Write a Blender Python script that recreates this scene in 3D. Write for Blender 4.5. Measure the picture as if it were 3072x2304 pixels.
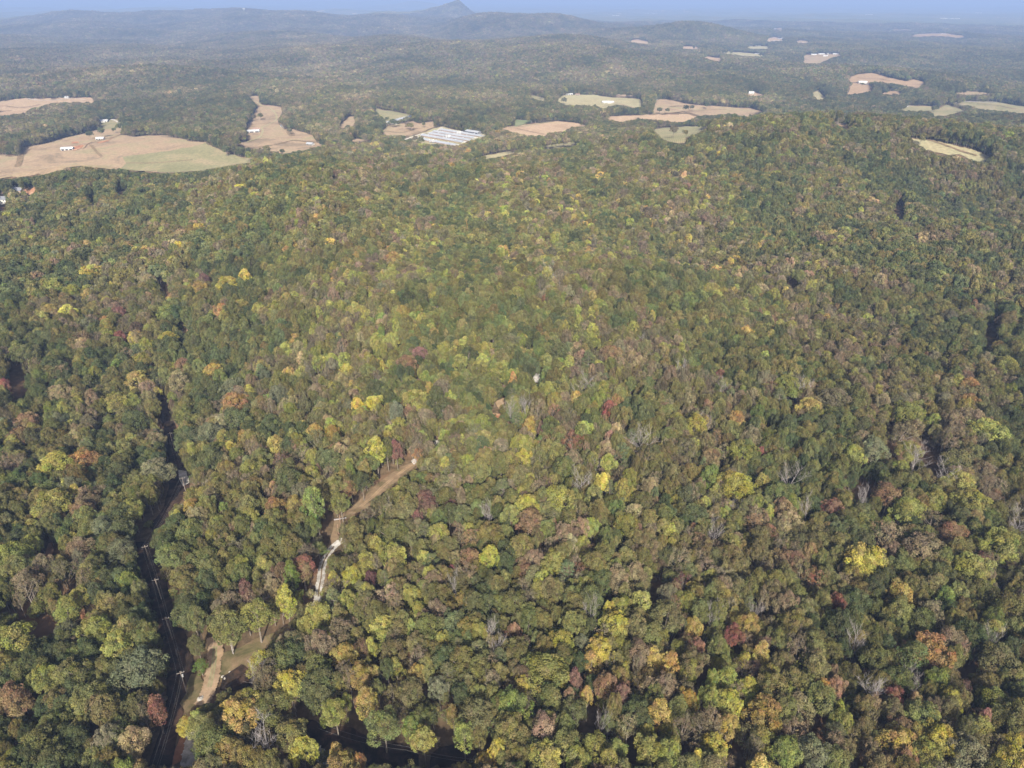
import bpy, math, random
import numpy as np
from mathutils import Vector, Matrix
from mathutils.geometry import delaunay_2d_cdt

R = math.radians
random.seed(7)
rng = np.random.default_rng(7)
for o in list(bpy.data.objects):
    bpy.data.objects.remove(o, do_unlink=True)
scene = bpy.context.scene
COL = scene.collection

# ------------------------------------------------------------------ camera, light, exposure
CAM_H = 215.0
PITCH = R(28.48)
FS = 2130.0                       # focal length in pixels of the 3072 wide photograph
cam_data = bpy.data.cameras.new('camera')
cam_data.sensor_width = 36.0
cam_data.lens = 36.0 * FS / 3072.0
cam_data.clip_start = 1.0
cam_data.clip_end = 120000.0
cam = bpy.data.objects.new('camera', cam_data)
COL.objects.link(cam)
cam.location = (0, 0, CAM_H)
cam.rotation_euler = (math.pi / 2 - PITCH, 0, 0)
scene.camera = cam

SUN_EL = R(32.5)
SUN_AZ = R(177.0)                 # where the sun stands, clockwise from the view direction (+Y)
sun_dir = Vector((math.sin(SUN_AZ) * math.cos(SUN_EL), math.cos(SUN_AZ) * math.cos(SUN_EL), math.sin(SUN_EL)))
world = bpy.data.worlds.new("World")
scene.world = world
world.use_nodes = True
wn = world.node_tree
bg = wn.nodes['Background']
sky = wn.nodes.new('ShaderNodeTexSky')
sky.sky_type = 'NISHITA'
sky.sun_disc = False
sky.sun_elevation = SUN_EL
sky.sun_rotation = SUN_AZ
sky.altitude = 300
sky.air_density = 0.7
sky.dust_density = 7.0
sky.ozone_density = 1.0
# the pale layer of air that whitens the sky just above the horizon, the same all round
tcw = wn.nodes.new('ShaderNodeTexCoord'); sxyz = wn.nodes.new('ShaderNodeSeparateXYZ'); wn.links.new(tcw.outputs['Generated'], sxyz.inputs[0])
mrw = wn.nodes.new('ShaderNodeMapRange'); mrw.interpolation_type = 'SMOOTHSTEP'
mrw.inputs['From Min'].default_value = 0.0; mrw.inputs['From Max'].default_value = 0.16; mrw.inputs['To Min'].default_value = 0.85; mrw.inputs['To Max'].default_value = 0.0
wn.links.new(sxyz.outputs['Z'], mrw.inputs[0])
mxw = wn.nodes.new('ShaderNodeMix'); mxw.data_type = 'RGBA'; mxw.inputs[7].default_value = (5.4, 5.6, 5.7, 1)
wn.links.new(mrw.outputs[0], mxw.inputs[0]); wn.links.new(sky.outputs[0], mxw.inputs[6]); wn.links.new(mxw.outputs[2], bg.inputs[0])
bg.inputs[1].default_value = 0.10
sl = bpy.data.lights.new('sun', 'SUN')
sl.energy = 4.9
sl.angle = R(0.53)
sl.color = (1.0, 0.915, 0.77)
so = bpy.data.objects.new('sun', sl)
COL.objects.link(so)
so.rotation_euler = sun_dir.to_track_quat('Z', 'Y').to_euler()
so.location = (0, -100, 400)
scene.view_settings.view_transform = 'Standard'
scene.view_settings.look = 'None'
scene.view_settings.exposure = 1.04
scene.view_settings.gamma = 1.0
scene.view_settings.use_curve_mapping = False
scene.render.engine = 'CYCLES'
cy = scene.cycles
cy.max_bounces = 5
cy.diffuse_bounces = 3
cy.glossy_bounces = 1
cy.transmission_bounces = 3
cy.transparent_max_bounces = 6
cy.volume_bounces = 0
cy.caustics_reflective = False
cy.caustics_refractive = False
cy.use_denoising = True
scene.render.threads_mode = 'AUTO'

# ------------------------------------------------------------------ terrain height
wrng = np.random.default_rng(11)
def waves(n, lam0, lam1):
    lam = np.exp(wrng.uniform(math.log(lam0), math.log(lam1), n))
    a = wrng.uniform(0, 2 * math.pi, n)
    ph = wrng.uniform(0, 2 * math.pi, n)
    return lam, a, ph
W_NEAR = waves(12, 190, 520)
W_MID = waves(14, 500, 1900)
W_EDGE = waves(8, 18, 90)
W_FAR = waves(16, 1500, 7000)
W_FINE = waves(16, 90, 260)
def wsum(W, x, y, power=1.0):
    s = 0
    for lam, a, ph in zip(*W):
        s = s + (lam / W[0].max()) ** power * np.sin((x * math.cos(a) + y * math.sin(a)) * 2 * math.pi / lam + ph)
    return s / math.sqrt(len(W[0]) / 2)
def sstep(a, b, x):
    t = np.clip((x - a) / (b - a), 0, 1)
    return t * t * (3 - 2 * t)
def bump(x, y, cx, cy_, sx, sy, h, rot=0.0):
    c, s = math.cos(rot), math.sin(rot)
    dx, dy = x - cx, y - cy_
    u, v = dx * c + dy * s, -dx * s + dy * c
    return h * np.exp(-0.5 * ((u / sx) ** 2 + (v / sy) ** 2))
def H(x, y):
    x = np.asarray(x, float); y = np.asarray(y, float)
    d = np.hypot(x, y)
    edge = 1010 - 0.10 * np.clip(-x, 0, 900) - 0.06 * np.clip(x, 0, 900)
    near = 1 - sstep(edge - 40, edge + 230, y)
    z = -34 * (1 - near)
    z = z + wsum(W_NEAR, x, y, 0.7) * 11 * near * sstep(140, 520, d)
    z = z + bump(x, y, -215, 735, 150, 90, 28)
    z = z + bump(x, y, -545, 940, 190, 60, 14)
    z = z + bump(x, y, 520, 1165, 250, 170, 68, -0.25)
    z = z + bump(x, y, 300, 1080, 260, 110, 14, -0.2)
    z = z - bump(x, y, 260, 470, 40, 300, 10, 0.5)
    z = z + bump(x, y, 1010, 1480, 260, 110, 26, -0.2)      # wooded rise beyond the valley, far side
    z = z + bump(x, y, -640, 1330, 200, 130, 16)             # crest of the big hay field
    m = sstep(1900, 3200, d)
    z = z + m * wsum(W_MID, x, y, 0.8) * (25 - 10 * sstep(-0.05, 0.35, x / (d + 1)))
    lf = 1 - sstep(-0.25, 0.05, x / (d + 1))                   # the country is hillier on this side
    f = sstep(4500, 9000, d)
    z = z + f * wsum(W_FAR, x, y, 0.8) * (12 + 30 * lf) + f * 14 * lf
    z = z - f * 8 * (1 - lf)
    z = z + wsum(W_FINE, x, y, 0.8) * (1.3 * sstep(1300, 2600, d) + 2.2 * sstep(4500, 9000, d))
    z = z + bump(x, y, 130, 4000, 620, 560, 52, 0.2)
    z = z + bump(x, y, 330, 6600, 430, 420, 112)
    z = z + bump(x, y, -190, 6900, 330, 380, 72)
    z = z + bump(x, y, 1130, 5200, 270, 320, 96)
    z = z + bump(x, y, -1900, 8000, 1300, 600, 60, 0.1)
    z = z + bump(x, y, -4200, 8800, 1500, 700, 60)
    # the lone mountain
    mx, my = -637, 9700
    u = (x - mx); v = y - my
    prof = np.where(u > 0, np.exp(-np.abs(u / 210) ** 1.2), np.exp(-np.abs(u / 330) ** 1.1))
    z = z + 200 * prof * np.exp(-0.5 * (v / 480) ** 2)
    z = z + bump(x, y, -1150, 10200, 420, 500, 85)
    # faint blue ranges
    rg = np.exp(-0.5 * ((y - 30000) / 2500) ** 2) * (1 - sstep(-5200, -1200, x))
    z = z + rg * (152 + 26 * np.sin(x / 900.0) + 16 * np.sin(x / 370.0 + 1) + 10 * np.sin(x / 150.0))
    z = z + bump(x, y, -2650, 22000, 500, 800, 170)
    return z

# the same heights from a table, for the many look-ups below
TR0, TR1, TNR, TNT = math.log(60.0), math.log(60000.0), 760, 900
_lr = np.exp(np.linspace(TR0, TR1, TNR)); _th = np.linspace(-1.1, 1.1, TNT)
_RR, _TT = np.meshgrid(_lr, _th, indexing='ij')
HT = H(_RR * np.sin(_TT), _RR * np.cos(_TT)).astype(np.float64)
def HF(x, y):
    r = np.hypot(x, y); a = np.arctan2(x, y)
    i = np.clip((np.log(np.maximum(r, 61)) - TR0) / (TR1 - TR0) * (TNR - 1), 0, TNR - 1.001)
    j = np.clip((a + 1.1) / 2.2 * (TNT - 1), 0, TNT - 1.001)
    i0 = i.astype(int); j0 = j.astype(int); fi = i - i0; fj = j - j0
    return (HT[i0, j0] * (1 - fi) * (1 - fj) + HT[i0 + 1, j0] * fi * (1 - fj) + HT[i0, j0 + 1] * (1 - fi) * fj + HT[i0 + 1, j0 + 1] * fi * fj)

# ------------------------------------------------------------------ pixel <-> ground helpers
cp, sp = math.cos(PITCH), math.sin(PITCH)
def ray(sx, sy):
    a = (np.asarray(sx, float) - 1536) / FS
    b = (1152 - np.asarray(sy, float)) / FS
    X = a; Y = cp + b * sp; Z = -sp + b * cp
    n = np.sqrt(X * X + Y * Y + Z * Z)
    return X / n, Y / n, Z / n
def ground(sx, sy, lift=0.0):
    X, Y, Z = ray(np.atleast_1d(sx), np.atleast_1d(sy))
    n = len(X)
    lo = np.full(n, 100.0); hi = np.full(n, np.nan)
    t = np.full(n, 100.0)
    for k in range(420):
        t2 = t * 1.0155
        below = (CAM_H + Z * t2) < HF(X * t2, Y * t2) + lift
        new = below & np.isnan(hi)
        lo = np.where(np.isnan(hi), t, lo)
        hi = np.where(new, t2, hi)
        t = t2
    hi = np.where(np.isnan(hi), t, hi)
    for k in range(22):
        m = 0.5 * (lo + hi)
        below = (CAM_H + Z * m) < HF(X * m, Y * m) + lift
        hi = np.where(below, m, hi); lo = np.where(below, lo, m)
    x, y = X * hi, Y * hi
    return x, y, H(x, y)
def gp(sx, sy, lift=0.0):
    x, y, z = ground(sx, sy, lift)
    return Vector((float(x[0]), float(y[0]), float(z[0])))
def project(x, y, z):
    zc = z - CAM_H
    dep = y * cp - zc * sp
    u = 1536 + FS * x / dep
    v = 1152 - FS * (y * sp + zc * cp) / dep
    return u, v, dep
def crop(x0, y0, x1, w=2212.0):
    f = (x1 - x0) / w
    return lambda pts: [(x0 + p[0] * f, y0 + p[1] * f) for p in pts]
A_ = (0, 1000, 800); B_ = (0, 1600, 1000); C_ = (800, 1200, 1600); D_ = (800, 1800, 1600)
E_ = (1600, 1700, 2400, 2197.0); F_ = (2272, 1700, 3072, 2197.0); G_ = (1200, 1000, 2000); H_ = (2048, 1050, 3072)
I_ = (0, 500, 1024)
K2 = crop(1024, 0, 2048); K3 = crop(2048, 0, 3072); K4 = crop(0, 250, 1024); K5 = crop(700, 250, 1700)
K6 = crop(1400, 200, 2400); K7 = crop(2200, 150, 3072); KB = crop(*B_); KC = crop(*C_); KD = crop(*D_); KG = crop(*G_)
KI = crop(*I_); KA = crop(*A_); KP = crop(1200, 380, 1500, 1270.0); KL = crop(0, 540, 200, 1270.0); KH = crop(*H_)

# ------------------------------------------------------------------ materials
def new_mat(name):
    m = bpy.data.materials.new(name); m.use_nodes = True
    nt = m.node_tree
    for n in list(nt.nodes):
        nt.nodes.remove(n)
    out = nt.nodes.new('ShaderNodeOutputMaterial')
    return m, nt, out
def nd(nt, typ, **kw):
    n = nt.nodes.new(typ)
    for k, v in kw.items():
        if k.startswith('i_'):
            n.inputs[k[2:]].default_value = v
        else:
            setattr(n, k, v)
    return n
def mixc(nt, fac, a, b, blend='MIX'):
    n = nt.nodes.new('ShaderNodeMix'); n.data_type = 'RGBA'; n.blend_type = blend
    for s, v in ((n.inputs[0], fac), (n.inputs[6], a), (n.inputs[7], b)):
        if isinstance(v, bpy.types.NodeSocket): nt.links.new(v, s)
        elif isinstance(v, (int, float)): s.default_value = v
        else: s.default_value = (*v, 1) if len(v) == 3 else v
    return n.outputs[2]
def math_(nt, op, a, b=0.0, c=0.0):
    n = nt.nodes.new('ShaderNodeMath'); n.operation = op
    for s, v in zip(n.inputs, (a, b, c)):
        if isinstance(v, bpy.types.NodeSocket): nt.links.new(v, s)
        else: s.default_value = v
    return n.outputs[0]
def noise(nt, vec, scale, detail=4, rough=0.6, dist=0.0):
    n = nt.nodes.new('ShaderNodeTexNoise')
    n.inputs['Scale'].default_value = scale; n.inputs['Detail'].default_value = detail
    n.inputs['Roughness'].default_value = rough; n.inputs['Distortion'].default_value = dist
    nt.links.new(vec, n.inputs['Vector'])
    return n
def ramp(nt, fac, stops, interp='LINEAR'):
    n = nt.nodes.new('ShaderNodeValToRGB'); n.color_ramp.interpolation = interp
    cr = n.color_ramp
    while len(cr.elements) < len(stops): cr.elements.new(0.5)
    for e, (p, c) in zip(cr.elements, stops):
        e.position = p; e.color = (*c, 1) if len(c) == 3 else c
    nt.links.new(fac, n.inputs[0])
    return n.outputs[0]
def leaf_material(name, source):
    m, nt, out = new_mat(name)
    if source == 'object':
        t = nt.nodes.new('ShaderNodeObjectInfo').outputs['Color']
    else:
        a = nt.nodes.new('ShaderNodeAttribute'); a.attribute_type = 'INSTANCER'; a.attribute_name = 'tint'
        t = a.outputs['Color']
    va = nt.nodes.new('ShaderNodeAttribute'); va.attribute_type = 'GEOMETRY'; va.attribute_name = 'leafvar'
    sep = nt.nodes.new('ShaderNodeSeparateColor'); nt.links.new(va.outputs['Color'], sep.inputs[0])
    val = math_(nt, 'MULTIPLY_ADD', sep.outputs[0], 0.95, 0.50)
    hsv = nt.nodes.new('ShaderNodeHueSaturation')
    nt.links.new(math_(nt, 'MULTIPLY_ADD', sep.outputs[1], -0.085, 0.5425), hsv.inputs['Hue'])
    nt.links.new(math_(nt, 'MULTIPLY_ADD', sep.outputs[2], 0.3, 0.85), hsv.inputs['Saturation'])
    nt.links.new(val, hsv.inputs['Value']); nt.links.new(t, hsv.inputs['Color'])
    d = nd(nt, 'ShaderNodeBsdfDiffuse', i_Roughness=0.5); tr = nt.nodes.new('ShaderNodeBsdfTranslucent')
    nt.links.new(hsv.outputs[0], d.inputs[0]); nt.links.new(hsv.outputs[0], tr.inputs[0])
    mx = nt.nodes.new('ShaderNodeMixShader'); mx.inputs[0].default_value = 0.22
    nt.links.new(d.outputs[0], mx.inputs[1]); nt.links.new(tr.outputs[0], mx.inputs[2])
    nt.links.new(mx.outputs[0], out.inputs[0])
    return m
M_LEAF_O = leaf_material('leaves', 'object')
M_LEAF_I = leaf_material('forest leaves', 'instance')
def simple(name, c1, c2, scale, rough=0.9, detail=3, spec=0.2, bumpd=0.0, coords='Object', metallic=0.0):
    m, nt, out = new_mat(name)
    tc = nt.nodes.new('ShaderNodeTexCoord')
    n = noise(nt, tc.outputs[coords], scale, detail)
    c = ramp(nt, n.outputs[0], [(0.3, c1), (0.7, c2)])
    p = nt.nodes.new('ShaderNodeBsdfPrincipled')
    p.inputs['Roughness'].default_value = rough; p.inputs['Specular IOR Level'].default_value = spec
    p.inputs['Metallic'].default_value = metallic
    nt.links.new(c, p.inputs['Base Color'])
    if bumpd:
        b = nd(nt, 'ShaderNodeBump', i_Distance=bumpd); nt.links.new(n.outputs[0], b.inputs['Height'])
        nt.links.new(b.outputs[0], p.inputs['Normal'])
    nt.links.new(p.outputs[0], out.inputs[0])
    return m
M_BARK = simple('bark', (0.10, 0.085, 0.07), (0.24, 0.21, 0.18), 3)
M_DEAD = simple('weathered wood', (0.17, 0.155, 0.155), (0.30, 0.28, 0.28), 3)
M_POLE = simple('treated pole wood', (0.12, 0.10, 0.085), (0.22, 0.195, 0.17), 4)
M_WIRE = simple('wire metal', (0.12, 0.12, 0.12), (0.2, 0.2, 0.2), 4, 0.5)
M_WHITE = simple('white painted wall', (0.36, 0.36, 0.34), (0.5, 0.5, 0.48), 0.8)
M_BRICKW = simple('tan wall', (0.32, 0.24, 0.18), (0.42, 0.33, 0.26), 0.8)
M_ROOFM = simple('pale metal roof', (0.24, 0.26, 0.29), (0.33, 0.35, 0.38), 0.12, 0.5, spec=0.3)
M_ROOFW = simple('white metal roof', (0.38, 0.40, 0.43), (0.52, 0.53, 0.54), 0.2, 0.5, spec=0.4)
M_ROOFG = simple('grey shingle roof', (0.13, 0.14, 0.16), (0.20, 0.21, 0.24), 0.6)
M_ROOFR = simple('rusty brown roof', (0.20, 0.13, 0.10), (0.30, 0.20, 0.15), 0.5)
M_DARK = simple('bay shade and dark door', (0.02, 0.02, 0.025), (0.04, 0.04, 0.045), 1)  # on barn bays this near black paints the shade inside; also dark doors
M_GLASS = simple('window glass', (0.03, 0.035, 0.045), (0.05, 0.06, 0.07), 1, 0.15, spec=0.6)
M_STONE = simple('pale boulder', (0.24, 0.23, 0.21), (0.38, 0.36, 0.33), 1.5, bumpd=0.2)
M_STEEL = simple('galvanised steel', (0.28, 0.29, 0.30), (0.42, 0.43, 0.44), 0.8, 0.4, spec=0.5)

GAIN = 1.45
FOREST_COLS = [(0.028, 0.050, 0.022), (0.050, 0.066, 0.026), (0.075, 0.078, 0.032), (0.115, 0.105, 0.040), (0.13, 0.085, 0.05), (0.105, 0.075, 0.06)]
def terrain_material():
    m, nt, out = new_mat('land')
    geo = nt.nodes.new('ShaderNodeNewGeometry')
    pos = geo.outputs['Position']
    # woodland floor
    n1 = noise(nt, pos, 0.35, 5, 0.7); n2 = noise(nt, pos, 0.03, 4, 0.6)
    floor = ramp(nt, n1.outputs[0], [(0.25, (0.035, 0.028, 0.018)), (0.5, (0.075, 0.055, 0.034)), (0.75, (0.13, 0.095, 0.06))])
    floor = mixc(nt, ramp(nt, n2.outputs[0], [(0.5, (0, 0, 0)), (0.75, (1, 1, 1))]), floor, (0.16, 0.09, 0.055))
    # distant canopy
    a = noise(nt, pos, 0.055, 3, 0.75); b = noise(nt, pos, 0.0016, 4, 0.6); c = noise(nt, pos, 0.011, 4, 0.7)
    v = math_(nt, 'MULTIPLY_ADD', a.outputs[0], 0.55, math_(nt, 'MULTIPLY_ADD', c.outputs[0], 0.5, math_(nt, 'MULTIPLY', b.outputs[0], 0.35)))
    can = ramp(nt, v, [(0.50, FOREST_COLS[0]), (0.62, FOREST_COLS[1]), (0.70, FOREST_COLS[2]), (0.78, FOREST_COLS[3]), (0.86, FOREST_COLS[5])])
    # scattered distant clearings
    s2 = nd(nt, 'ShaderNodeVectorMath', operation='MULTIPLY'); s2.inputs[1].default_value = (1, 0.55, 0)
    nt.links.new(pos, s2.inputs[0])
    cl = noise(nt, s2.outputs[0], 0.0016, 5, 0.62, 0.4)
    clf = ramp(nt, cl.outputs[0], [(0.655, (0, 0, 0)), (0.67, (1, 1, 1))])
    can = mixc(nt, clf, can, (0.30, 0.25, 0.17))
    ln = nd(nt, 'ShaderNodeVectorMath', operation='LENGTH'); nt.links.new(pos, ln.inputs[0])
    mr = nd(nt, 'ShaderNodeMapRange'); mr.inputs['From Min'].default_value = 8200; mr.inputs['From Max'].default_value = 9400
    nt.links.new(ln.outputs['Value'], mr.inputs[0])
    col = mixc(nt, mr.outputs[0], floor, can)
    p = nd(nt, 'ShaderNodeBsdfDiffuse', i_Roughness=0.8)
    nt.links.new(col, p.inputs[0])
    bp = nd(nt, 'ShaderNodeBump', i_Distance=9.0, i_Strength=0.9)
    nt.links.new(math_(nt, 'MULTIPLY', a.outputs[0], mr.outputs[0]), bp.inputs['Height'])
    nt.links.new(bp.outputs[0], p.inputs['Normal'])
    nt.links.new(p.outputs[0], out.inputs[0])
    return m
FG = 0.56
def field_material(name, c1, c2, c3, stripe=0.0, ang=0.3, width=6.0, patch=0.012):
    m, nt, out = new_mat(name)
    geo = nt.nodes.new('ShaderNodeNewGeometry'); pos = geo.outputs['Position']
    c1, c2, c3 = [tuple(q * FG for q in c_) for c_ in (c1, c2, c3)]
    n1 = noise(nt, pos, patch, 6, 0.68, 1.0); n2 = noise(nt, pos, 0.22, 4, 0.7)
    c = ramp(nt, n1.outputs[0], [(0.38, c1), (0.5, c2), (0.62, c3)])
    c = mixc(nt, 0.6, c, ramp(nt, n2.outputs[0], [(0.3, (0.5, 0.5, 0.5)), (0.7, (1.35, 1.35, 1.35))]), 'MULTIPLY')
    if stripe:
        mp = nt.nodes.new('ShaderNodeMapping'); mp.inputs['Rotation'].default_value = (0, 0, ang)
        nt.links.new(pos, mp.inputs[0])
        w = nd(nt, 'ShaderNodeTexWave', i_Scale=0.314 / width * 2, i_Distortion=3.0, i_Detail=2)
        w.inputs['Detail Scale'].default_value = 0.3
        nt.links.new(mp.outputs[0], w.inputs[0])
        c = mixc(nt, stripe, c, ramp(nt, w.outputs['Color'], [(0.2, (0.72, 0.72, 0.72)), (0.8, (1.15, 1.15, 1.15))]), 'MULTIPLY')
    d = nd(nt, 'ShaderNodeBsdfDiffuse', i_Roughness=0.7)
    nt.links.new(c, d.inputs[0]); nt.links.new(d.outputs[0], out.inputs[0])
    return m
M_LAND = terrain_material()
M_HAY = field_material('dry hay', (0.25, 0.195, 0.135), (0.38, 0.285, 0.195), (0.31, 0.27, 0.165), 0.5, 0.4, 7)
M_HAYP = field_material('mown straw', (0.36, 0.26, 0.175), (0.44, 0.33, 0.23), (0.40, 0.31, 0.20), 0.6, 1.2, 6)
M_PALE = field_material('pale dry grass', (0.30, 0.28, 0.16), (0.38, 0.34, 0.21), (0.34, 0.33, 0.20), 0.4, 2.0, 5)
M_GREEN = field_material('green pasture', (0.23, 0.225, 0.125), (0.27, 0.255, 0.145), (0.33, 0.28, 0.175), 0.4, 0.2, 6)
M_LUSH = field_material('lush pasture', (0.14, 0.18, 0.09), (0.17, 0.21, 0.11), (0.21, 0.23, 0.13))
M_RED = field_material('red clay', (0.30, 0.14, 0.08), (0.42, 0.22, 0.13), (0.50, 0.33, 0.22), patch=0.05)
M_PINK = field_material('bare pinkish soil', (0.29, 0.20, 0.13), (0.38, 0.28, 0.18), (0.34, 0.24, 0.15), patch=0.03)
M_SAND = field_material('sandy track', (0.34, 0.245, 0.16), (0.44, 0.33, 0.23), (0.38, 0.27, 0.17), patch=0.2)
M_GRAVEL = field_material('white gravel', (0.34, 0.32, 0.30), (0.52, 0.50, 0.47), (0.64, 0.62, 0.60), patch=0.3)
M_STRAW = field_material('straw coloured weeds', (0.13, 0.115, 0.055), (0.24, 0.17, 0.11), (0.27, 0.205, 0.13), patch=0.12)
M_GRASS = field_material('short grass', (0.12, 0.115, 0.055), (0.19, 0.155, 0.085), (0.27, 0.19, 0.125), patch=0.1)
M_LITTER_SHADE = field_material('leaf litter with painted shade', (0.028, 0.022, 0.018), (0.05, 0.037, 0.028), (0.10, 0.062, 0.045), patch=0.15)  # litter taken nearly to black, so tree shade is in its colour

# ------------------------------------------------------------------ mesh helpers
def mesh(name, verts, faces, mats=(), midx=None, smooth=False):
    me = bpy.data.meshes.new(name)
    verts = np.asarray(verts, np.float32)
    if isinstance(faces, np.ndarray):
        k = faces.shape[1]; n = len(faces)
        me.vertices.add(len(verts)); me.vertices.foreach_set('co', verts.ravel())
        me.loops.add(n * k); me.loops.foreach_set('vertex_index', faces.astype(np.int32).ravel())
        me.polygons.add(n)
        me.polygons.foreach_set('loop_start', np.arange(0, n * k, k, dtype=np.int32))
        me.update(calc_edges=True)
    else:
        me.from_pydata([tuple(map(float, v)) for v in verts], [], faces)
        me.update()
    for m in mats:
        me.materials.append(m)
    if midx is not None:
        me.polygons.foreach_set('material_index', np.asarray(midx, np.int32))
    if smooth:
        me.polygons.foreach_set('use_smooth', np.ones(len(me.polygons), bool))
    me.validate(clean_customdata=False)
    return me
def link(name, me, parent=None, loc=None):
    o = bpy.data.objects.new(name, me); COL.objects.link(o)
    if parent is not None: o.parent = parent
    if loc is not None: o.location = loc
    return o
def tag(o, label=None, cat=None, group=None, kind=None):
    if label: o['label'] = label
    if cat: o['category'] = cat
    if group: o['group'] = group
    if kind: o['kind'] = kind
    return o
class MB:
    def __init__(s): s.v = []; s.f = []
    def box(s, x0, x1, y0, y1, z0, z1):
        b = len(s.v)
        s.v += [(x, y, z) for z in (z0, z1) for x, y in ((x0, y0), (x1, y0), (x1, y1), (x0, y1))]
        s.f += [[b, b + 3, b + 2, b + 1], [b + 4, b + 5, b + 6, b + 7]] + [[b + i, b + (i + 1) % 4, b + 4 + (i + 1) % 4, b + 4 + i] for i in range(4)]
    def poly(s, pts):
        b = len(s.v); s.v += [tuple(p) for p in pts]; s.f.append(list(range(b, b + len(pts))))
    def tube(s, pts, rad, n=6):
        b0 = len(s.v); pts = [Vector(p) for p in pts]
        for i, p in enumerate(pts):
            d = (pts[min(i + 1, len(pts) - 1)] - pts[max(i - 1, 0)]).normalized()
            u = d.orthogonal().normalized(); w = d.cross(u)
            if i and (u.dot(pu) < 0.3):
                u = (pu - d * pu.dot(d)).normalized(); w = d.cross(u)
            pu = u
            r = rad[i] if hasattr(rad, '__len__') else rad
            for k in range(n):
                a = 2 * math.pi * k / n
                s.v.append(tuple(p + u * (r * math.cos(a)) + w * (r * math.sin(a))))
        for i in range(len(pts) - 1):
            for k in range(n):
                a = b0 + i * n; s.f.append([a + k, a + (k + 1) % n, a + n + (k + 1) % n, a + n + k])
        s.f.append([b0 + k for k in range(n)][::-1]); e = b0 + (len(pts) - 1) * n; s.f.append([e + k for k in range(n)])
    def mesh(s, name, mats, smooth=False): return mesh(name, s.v, s.f, mats, smooth=smooth)

# ------------------------------------------------------------------ the land
def build_land():
    rs = [0.0] + list(np.geomspace(20, 47000, 500))
    th = np.concatenate([np.linspace(-math.pi, -0.95, 30, endpoint=False), np.linspace(-0.95, 0.95, 460, endpoint=False), np.linspace(0.95, math.pi, 30, endpoint=False)])
    rr, tt = np.meshgrid(rs[1:], th, indexing='ij')
    x = rr * np.sin(tt); y = rr * np.cos(tt)
    z = H(x, y) + 13 * sstep(8300, 9300, rr)
    back = 1 - sstep(-400, -50, y)
    z = z * (1 - back)
    nr, na = rr.shape
    verts = np.concatenate([[[0, 0, float(H(0, 0))]], np.stack([x, y, z], -1).reshape(-1, 3)])
    i = np.arange(nr - 1)[:, None] * na; j = np.arange(na)[None, :]; j2 = (j + 1) % na
    q = np.stack([i + j, i + j2, i + na + j2, i + na + j], -1).reshape(-1, 4)[:, ::-1] + 1
    tri = np.stack([np.zeros(na, int), 1 + (np.arange(na) + 1) % na, 1 + np.arange(na), 1 + np.arange(na)], -1)
    me = mesh('land', verts, q, [M_LAND], smooth=True)
    o = link('ground', me)
    tag(o, kind='structure', label='wooded rolling ground running out to the horizon')
    c = MB(); c.poly([verts[1 + k] for k in range(na)][::-1])
build_land()

FIELD_MASK = np.zeros((768 * 2, 2448), bool)          # where the photo shows open ground, used to keep trees off it
SUNNY = np.zeros_like(FIELD_MASK)
def raster(poly, M=None):
    M = FIELD_MASK if M is None else M
    P = (np.array(poly) + np.array([300, 0])) / 1.5
    x0, x1 = int(max(0, P[:, 0].min())), int(min(2447, P[:, 0].max() + 1)); y0, y1 = int(max(0, P[:, 1].min())), int(min(1535, P[:, 1].max() + 1))
    if x1 <= x0 or y1 <= y0: return
    gx, gy = np.meshgrid(np.arange(x0, x1 + 1) + .5, np.arange(y0, y1 + 1) + .5)
    ins = np.zeros(gx.shape, bool)
    for (ax, ay), (bx, by) in zip(P, np.roll(P, -1, 0)):
        if ay == by: continue
        c = ((ay > gy) != (by > gy)) & (gx < (bx - ax) * (gy - ay) / (by - ay) + ax)
        ins ^= c
    M[y0:y1 + 1, x0:x1 + 1] |= ins
def inside(px, py, P):
    ins = np.zeros(px.shape, bool)
    for (ax, ay), (bx, by) in zip(P, np.roll(P, -1, 0)):
        if ay == by: continue
        ins ^= ((ay > py) != (by > py)) & (px < (bx - ax) * (py - ay) / (by - ay) + ax)
    return ins
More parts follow.
